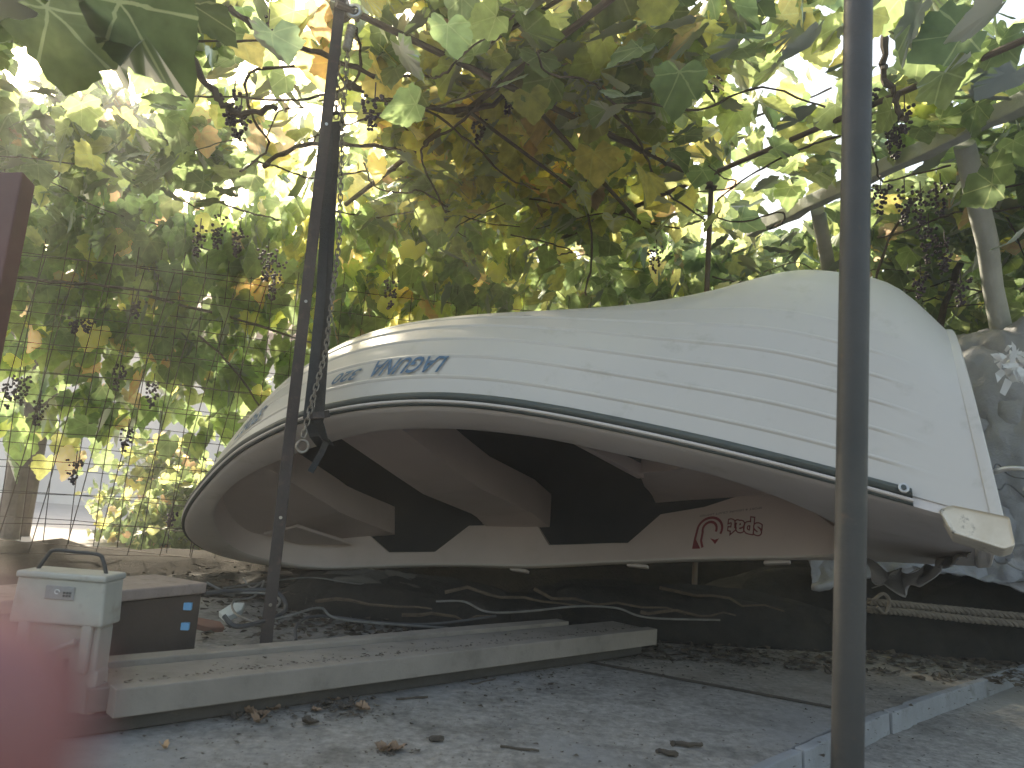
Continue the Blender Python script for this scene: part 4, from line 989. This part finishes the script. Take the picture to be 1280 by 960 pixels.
o = MB().grid(rows).build('silver_tarp', m_tarp, smooth=True); tag(o, 'crumpled silver grey tarpaulin heaped behind the boat stern', 'tarpaulin')
sm = o.modifiers.new('sol', 'SOLIDIFY'); sm.thickness = .002
dt = bpy.data.textures.new('wrinkle', 'CLOUDS'); dt.noise_scale = .24; dt.noise_depth = 3
dm = o.modifiers.new('wr', 'DISPLACE'); dm.texture = dt; dm.strength = .17; dm.mid_level = .5
dt2 = bpy.data.textures.new('wrinkle_small', 'CLOUDS'); dt2.noise_scale = .055; dt2.noise_depth = 2
dm2 = o.modifiers.new('wr2', 'DISPLACE'); dm2.texture = dt2; dm2.strength = .025
# tarp skirt draped below the stern corner
rows = []
for i in range(61):
    u = i/60; r = []
    for j in range(13):
        v = j/12; p = on_y(1085+u*200, 700+14*math.sin(u*7)-22*u*(u > .6)+v*(18+8*math.sin(u*9)), 2.62-.25*v*math.sin(PI*u)-.05*math.sin(u*23)*v)
        r.append(tuple(p+Vector((0, .02*math.sin(u*31+v*5)+.015*math.sin(u*57), .012*math.sin(u*41+v*3)))))
    rows.append(r)
o = MB().grid(rows).build('tarp_skirt', mat('dull_sheeting', (.22, .215, .22), .5, (.14, .135, .14), 9, bump=.6, bscale=30), smooth=True); tag(o, 'loose fold of pale sheeting hanging under the stern corner', 'sheeting')
sm = o.modifiers.new('sol', 'SOLIDIFY'); sm.thickness = .003
# white torn plastic tuft on the tarp
tf = MB(); c = on_y(1266, 455, 3.10)
for k in range(44):
    a = rng.uniform(0, 2*PI); l = rng.uniform(.03, .085); d = Vector((math.cos(a), -.3, math.sin(a)*.9)); q = c+Vector(rng.normal(0, .035, 3)); s_ = d.cross(Vector((0, 1, 0))).normalized()*rng.uniform(.006, .014)
    m1 = q+d*l*.5+Vector(rng.normal(0, .012, 3)); e_ = q+d*l; tf.add([q-s_, q+s_, m1+s_*1.3, m1-s_*1.3, e_], [(0, 1, 2, 3), (3, 2, 4)])
m_tuft = mat('torn_plastic', (.6, .6, .63), .4)
o = tf.build('torn_plastic', m_tuft, smooth=True); tag(o, 'bright torn white plastic tuft caught on the tarpaulin', 'plastic scrap')

# heap under the tarp (dark) and rope
lumpy('rubble_sack', m_bag, (2.65, 3.52, -.06), (1.9, .5, .42), 'dark covered heap below the silver tarpaulin at right', 'sack', .04, 21, -.1)
def rope(pa, label):
    P = [Vector(q) for q in crom([on_y(*q) for q in pa], 14)]; o = empty('rope', P[0], label, 'rope', 'twisted grey ropes at right')
    for k in range(3):
        rows = []; pts = []
        s = 0
        for i, p in enumerate(P):
            if i: s += (p-P[i-1]).length
            t = (P[min(i+1, len(P)-1)]-P[max(i-1, 0)]).normalized(); a = t.cross(Vector((0, 0, 1))).normalized(); b = t.cross(a); an = s*100+2*PI*k/3
            pts.append(p+(a*math.cos(an)+b*math.sin(an))*.0078-P[0])
        MB().tube(pts, .0082, 6).build('strand', m_rope, o, smooth=True)
def rp(lst, n=5):
    out = []
    for i in range(len(lst)-1):
        for k in range(n): out.append(tuple(np.array(lst[i])*(1-k/n)+np.array(lst[i+1])*k/n))
    return out+[lst[-1]]
rope(rp([(1085, 752, 3.22), (1140, 757, 3.25), (1200, 763, 3.25), (1290, 772, 3.2)], 9), 'upper twisted grey rope running out to the right')
rope(rp([(1085, 762, 3.20), (1140, 766, 3.22), (1200, 773, 3.22), (1290, 781, 3.17)], 9), 'lower twisted grey rope running out to the right')
cable([(1092, 750, 3.18), (1104, 742, 3.18), (1112, 752, 3.18), (1106, 766, 3.18), (1096, 758, 3.18)], 'frayed loop at the rope end by the pole', m_rope, .007, 'rope_loop', 'rope', 'rope pieces')
cable([(1236, 578, 1.92), (1240, 590, 1.90), (1236, 604, 1.92), (1250, 612, 1.95), (1262, 606, 2.0), (1300, 640, 2.1)], 'thin black wire knotted on the transom hook', m_cabled, .0022, 'wire', 'wire', 'wires at the transom')
cable([(1238, 600, 1.92), (1246, 580, 1.95), (1262, 594, 2.0), (1290, 600, 2.1)], 'second black wire looping right from the transom', m_cabled, .0018, 'wire', 'wire', 'wires at the transom')
cable([(1090, 735, 2.6), (1120, 725, 2.65), (1150, 710, 2.7)], 'short pale wire in the dark under the stern', m_cable, .002, 'wire', 'wire', 'wires at the transom')

# ---------------------------------------------------------------- litter on the slab
def dead(px, py, s, z=.0, m=None, label='', group='dead leaves on the slab', name='dead_leaf', cat='dead leaf'):
    p = on_z(px, py, z); mb = MB(); n = NL; cur = rng.uniform(.5, 1.3); a0 = rng.uniform(0, 2*PI); vs = []
    for (x, y, _) in [(.3, 0, 0)]+[(q[0], q[1], 0) for q in LEAF]:
        xx = (x-.35)*s; yy = y*s*rng.uniform(.8, 1.05); zz = abs(yy)*cur*.9+abs(xx)*.35*cur+rng.normal(0, .05)*s
        vs.append((xx*math.cos(a0)-yy*math.sin(a0), xx*math.sin(a0)+yy*math.cos(a0), max(zz, 0)+.002))
    mb.add(vs, LF); mb.tube([vs[0], (vs[0][0]-.5*s*math.cos(a0), vs[0][1]-.5*s*math.sin(a0), .004)], s*.02, 4)
    o = mb.build(name, m or m_deadleaf, smooth=True); o.location = p; tag(o, label, cat, group); return o
spots = [('curled brown dead leaf in the left litter pile below the planks', [(300, 888), (312, 894), (322, 884), (330, 897), (295, 898), (340, 890), (318, 904), (308, 880)]),
         ('dark dead leaf in the second litter pile below the planks', [(405, 884), (418, 880), (430, 886), (442, 884), (396, 892), (385, 905), (455, 890)]),
         ('brown leaf of the small cluster at the slab bottom centre left', [(476, 934), (486, 940), (496, 937), (480, 942)])]
for lab, ps in spots:
    for px, py in ps: dead(px+rng.normal(0, 2), py+rng.normal(0, 1.5), rng.uniform(.022, .036), m=(m_deadleaf if rng.random() < .7 else m_debris), label=lab)
dead(205, 937, .018, m=m_deadpale, label='single pale straw-like leaf near the finger')
for px, py, s in ((1262, 812, .05), (1275, 806, .055), (1250, 818, .035), (1240, 806, .03), (1284, 818, .05)): dead(px, py, s, m=m_deadpale if s > .045 else m_deadleaf, label='orange brown dead leaf at the far right kerb')
def stick(px, py, L, r, ang, label, z=.008, m=None):
    p = on_z(px, py, 0); o = empty('twig', (p.x, p.y, 0), label, 'twig', 'twigs on the slab'); d = Vector((math.cos(ang), math.sin(ang), 0))
    pts = [tuple(d*L*(k/6-.5)+Vector((rng.normal(0, r*.6), rng.normal(0, r*.6), r+abs(rng.normal(0, r*.3))))) for k in range(7)]
    MB().tube(pts, r, 6, rs=[r*(.7+.5*rng.random()) for _ in range(7)]).build('bark', m or m_debris, o, smooth=True)
stick(858, 934, .075, .0065, .1, 'thick dark bark chip near the bottom right of the slab')
stick(833, 945, .045, .006, -.2, 'smaller dark chip left of the bark chip')
stick(650, 938, .08, .003, -.15, 'thin dark twig at the bottom centre of the slab')
stick(515, 874, .09, .003, .5, 'thin twig below the middle of the planks')
stick(545, 928, .03, .006, .3, 'stubby dark chip beside the small leaf cluster')
stick(605, 845+8, .10, .002, .9, 'hair thin stalk below the planks')
for i, (px, py, y, L, an, z) in enumerate([(640, 745, 3.0, .5, .15, .10), (760, 752, 3.05, .6, -.1, .09), (860, 765, 3.0, .4, .3, .07), (470, 752, 2.9, .45, -.3, .10), (560, 770, 2.85, .35, .5, .05), (900, 748, 3.2, .5, -.35, .15)]):
    p = on_y(px, py, y); d = Vector((math.cos(an), math.sin(an)*.5, rng.normal(0, .08))); q = p-d*L/2; q.z = max(q.z, .01)
    o = empty('branch', q, ['long dry branch in the shade right of the flat bar', 'dry branch in the shade under the middle of the boat', 'crooked branch beside the stout fabric roll', 'dry branch lying on the long dark roll', 'short dry branch just behind the rear plank', 'dry branch high on the heap by the emblem'][i], 'branch', 'dry branches in the shade under the boat')
    MB().tube([tuple(d*L*k/7+Vector(rng.normal(0, .009, 3))) for k in range(8)], .006, 6, rs=[.0075-.0006*k for k in range(8)]).build('bark', m_cane, o, smooth=True)
# crumbs: uncountable
mb = MB(); q0 = rng
def crumb(p, s):
    vs = [Vector((rng.normal(0, s), rng.normal(0, s), abs(rng.normal(0, s*.45)))) for _ in range(5)]; mb.add([Vector(p)+v for v in vs], [(0, 1, 2), (0, 2, 3), (0, 3, 4), (1, 2, 4), (1, 3, 4)])
for _ in range(1500):
    px, py = rng.uniform(150, 1260), rng.uniform(800, 960); p = on_z(px, py, .003); crumb(p, rng.choice([.0012, .002, .003, .0045], p=[.5, .3, .15, .05]))
for cx, cy, n, sx, sy in ((315, 892, 150, 26, 8), (425, 886, 150, 26, 8), (860, 835, 160, 90, 10), (1150, 800, 420, 90, 10), (1180, 840, 120, 60, 22), (640, 850, 140, 90, 12), (485, 938, 40, 14, 5), (1230, 808, 200, 40, 7), (1150, 786, 500, 70, 7), (960, 815, 160, 80, 9)):
    for _ in range(n):
        p = on_z(rng.normal(cx, sx), rng.normal(cy, sy), .003); crumb(p, rng.uniform(.0015, .006))
for _ in range(420):   # on the planks
    s_ = rng.uniform(0, 1); w_ = rng.uniform(.01, .16) if rng.random() < .5 else rng.normal(.06, .015); p = f0+(f1-f0)*s_+nrm*w_; p = Vector((p.x, p.y, .098 if w_ < .045 else .091)); crumb(p, rng.uniform(.0012, .004))
for _ in range(900):   # beyond the planks under the bow
    p = on_z(rng.uniform(250, 500), rng.uniform(745, 800), .02); p.z = -.09+rng.uniform(0, .12); crumb(p, rng.uniform(.004, .013))
for _ in range(700):
    p = Vector((rng.uniform(-1.6, -.3), rng.uniform(3.2, 4.2), .02+rng.uniform(-.05, .06))); crumb(p, rng.uniform(.005, .016))
for _ in range(1500):
    p = Vector((rng.uniform(-.9, 2.3), rng.uniform(2.85, 3.35), .0)); crumb(p, rng.uniform(.005, .018))
o = mb.build('leaf_crumbs', m_debris); tag(o, 'scattered dark crumbs of leaf and soil over slab and planks', 'litter', kind='stuff')

# ---------------------------------------------------------------- fingertip held near the lens
fy = .046
tip = on_y(-85, 930, fy); ax = (on_y(-230, 1350, fy*1.1)-tip)
mb = MB(); rows = []
L_ = .034; axn = ax.normalized(); side = axn.cross(Vector((0, 1, 0))).normalized(); dep = axn.cross(side).normalized()
prof = [(-.0088, .0008), (-.0084, .0026), (-.0072, .0048), (-.005, .0066), (-.002, .0078), (.002, .0084), (.007, .0087), (.012, .0086), (.018, .0084), (.024, .0088), (.030, .0090), (.045, .0093), (.060, .0095)]
for s_, r in prof:
    c = tip+axn*s_; rows.append([c+side*r*math.cos(2*PI*k/20)*1.03+dep*r*.86*math.sin(2*PI*k/20) for k in range(20)])
mb.grid([[v-tip for v in r] for r in rows], closed_v=True); mb.f.append(tuple(range(20)))
pe = mb.build('person', m_skin, smooth=True); pe.location = tip; tag(pe, 'blurred reddish fingertip held in front at the lower left', 'person')
mb = MB(); rows = []
for s_ in np.linspace(-.005, .008, 7):
    row = []
    for k in range(7):
        a = math.radians(-50+100*k/6); r = .0092 if s_ > -.003 else .0082
        row.append(axn*s_+side*(r*math.sin(a))*.9-dep*(r*.88*math.cos(a)) if True else None)
    rows.append(row)
sgn = 1
nl = mb.grid(rows).build('fingernail', m_nail, pe, smooth=True)

# ---------------------------------------------------------------- haze volume added for the veiled, washed-out glow under the vines
hz = MB().box((0, 10, 3.2), (44, 46, 9.0)).build('haze', None); hz.location = (0, 0, 0)
m_hz = bpy.data.materials.new('haze_volume'); m_hz.use_nodes = True; N = m_hz.node_tree; N.nodes.clear()
vo = N.nodes.new('ShaderNodeVolumePrincipled'); vo.inputs['Density'].default_value = HAZE; vo.inputs['Anisotropy'].default_value = .6; vo.inputs['Color'].default_value = (.95, .96, .97, 1)
oo = N.nodes.new('ShaderNodeOutputMaterial'); N.links.new(vo.outputs[0], oo.inputs['Volume']); hz.data.materials.append(m_hz)
tag(hz, kind='stuff', label='added haze volume for the pale veiled glow below the vines', cat='haze')
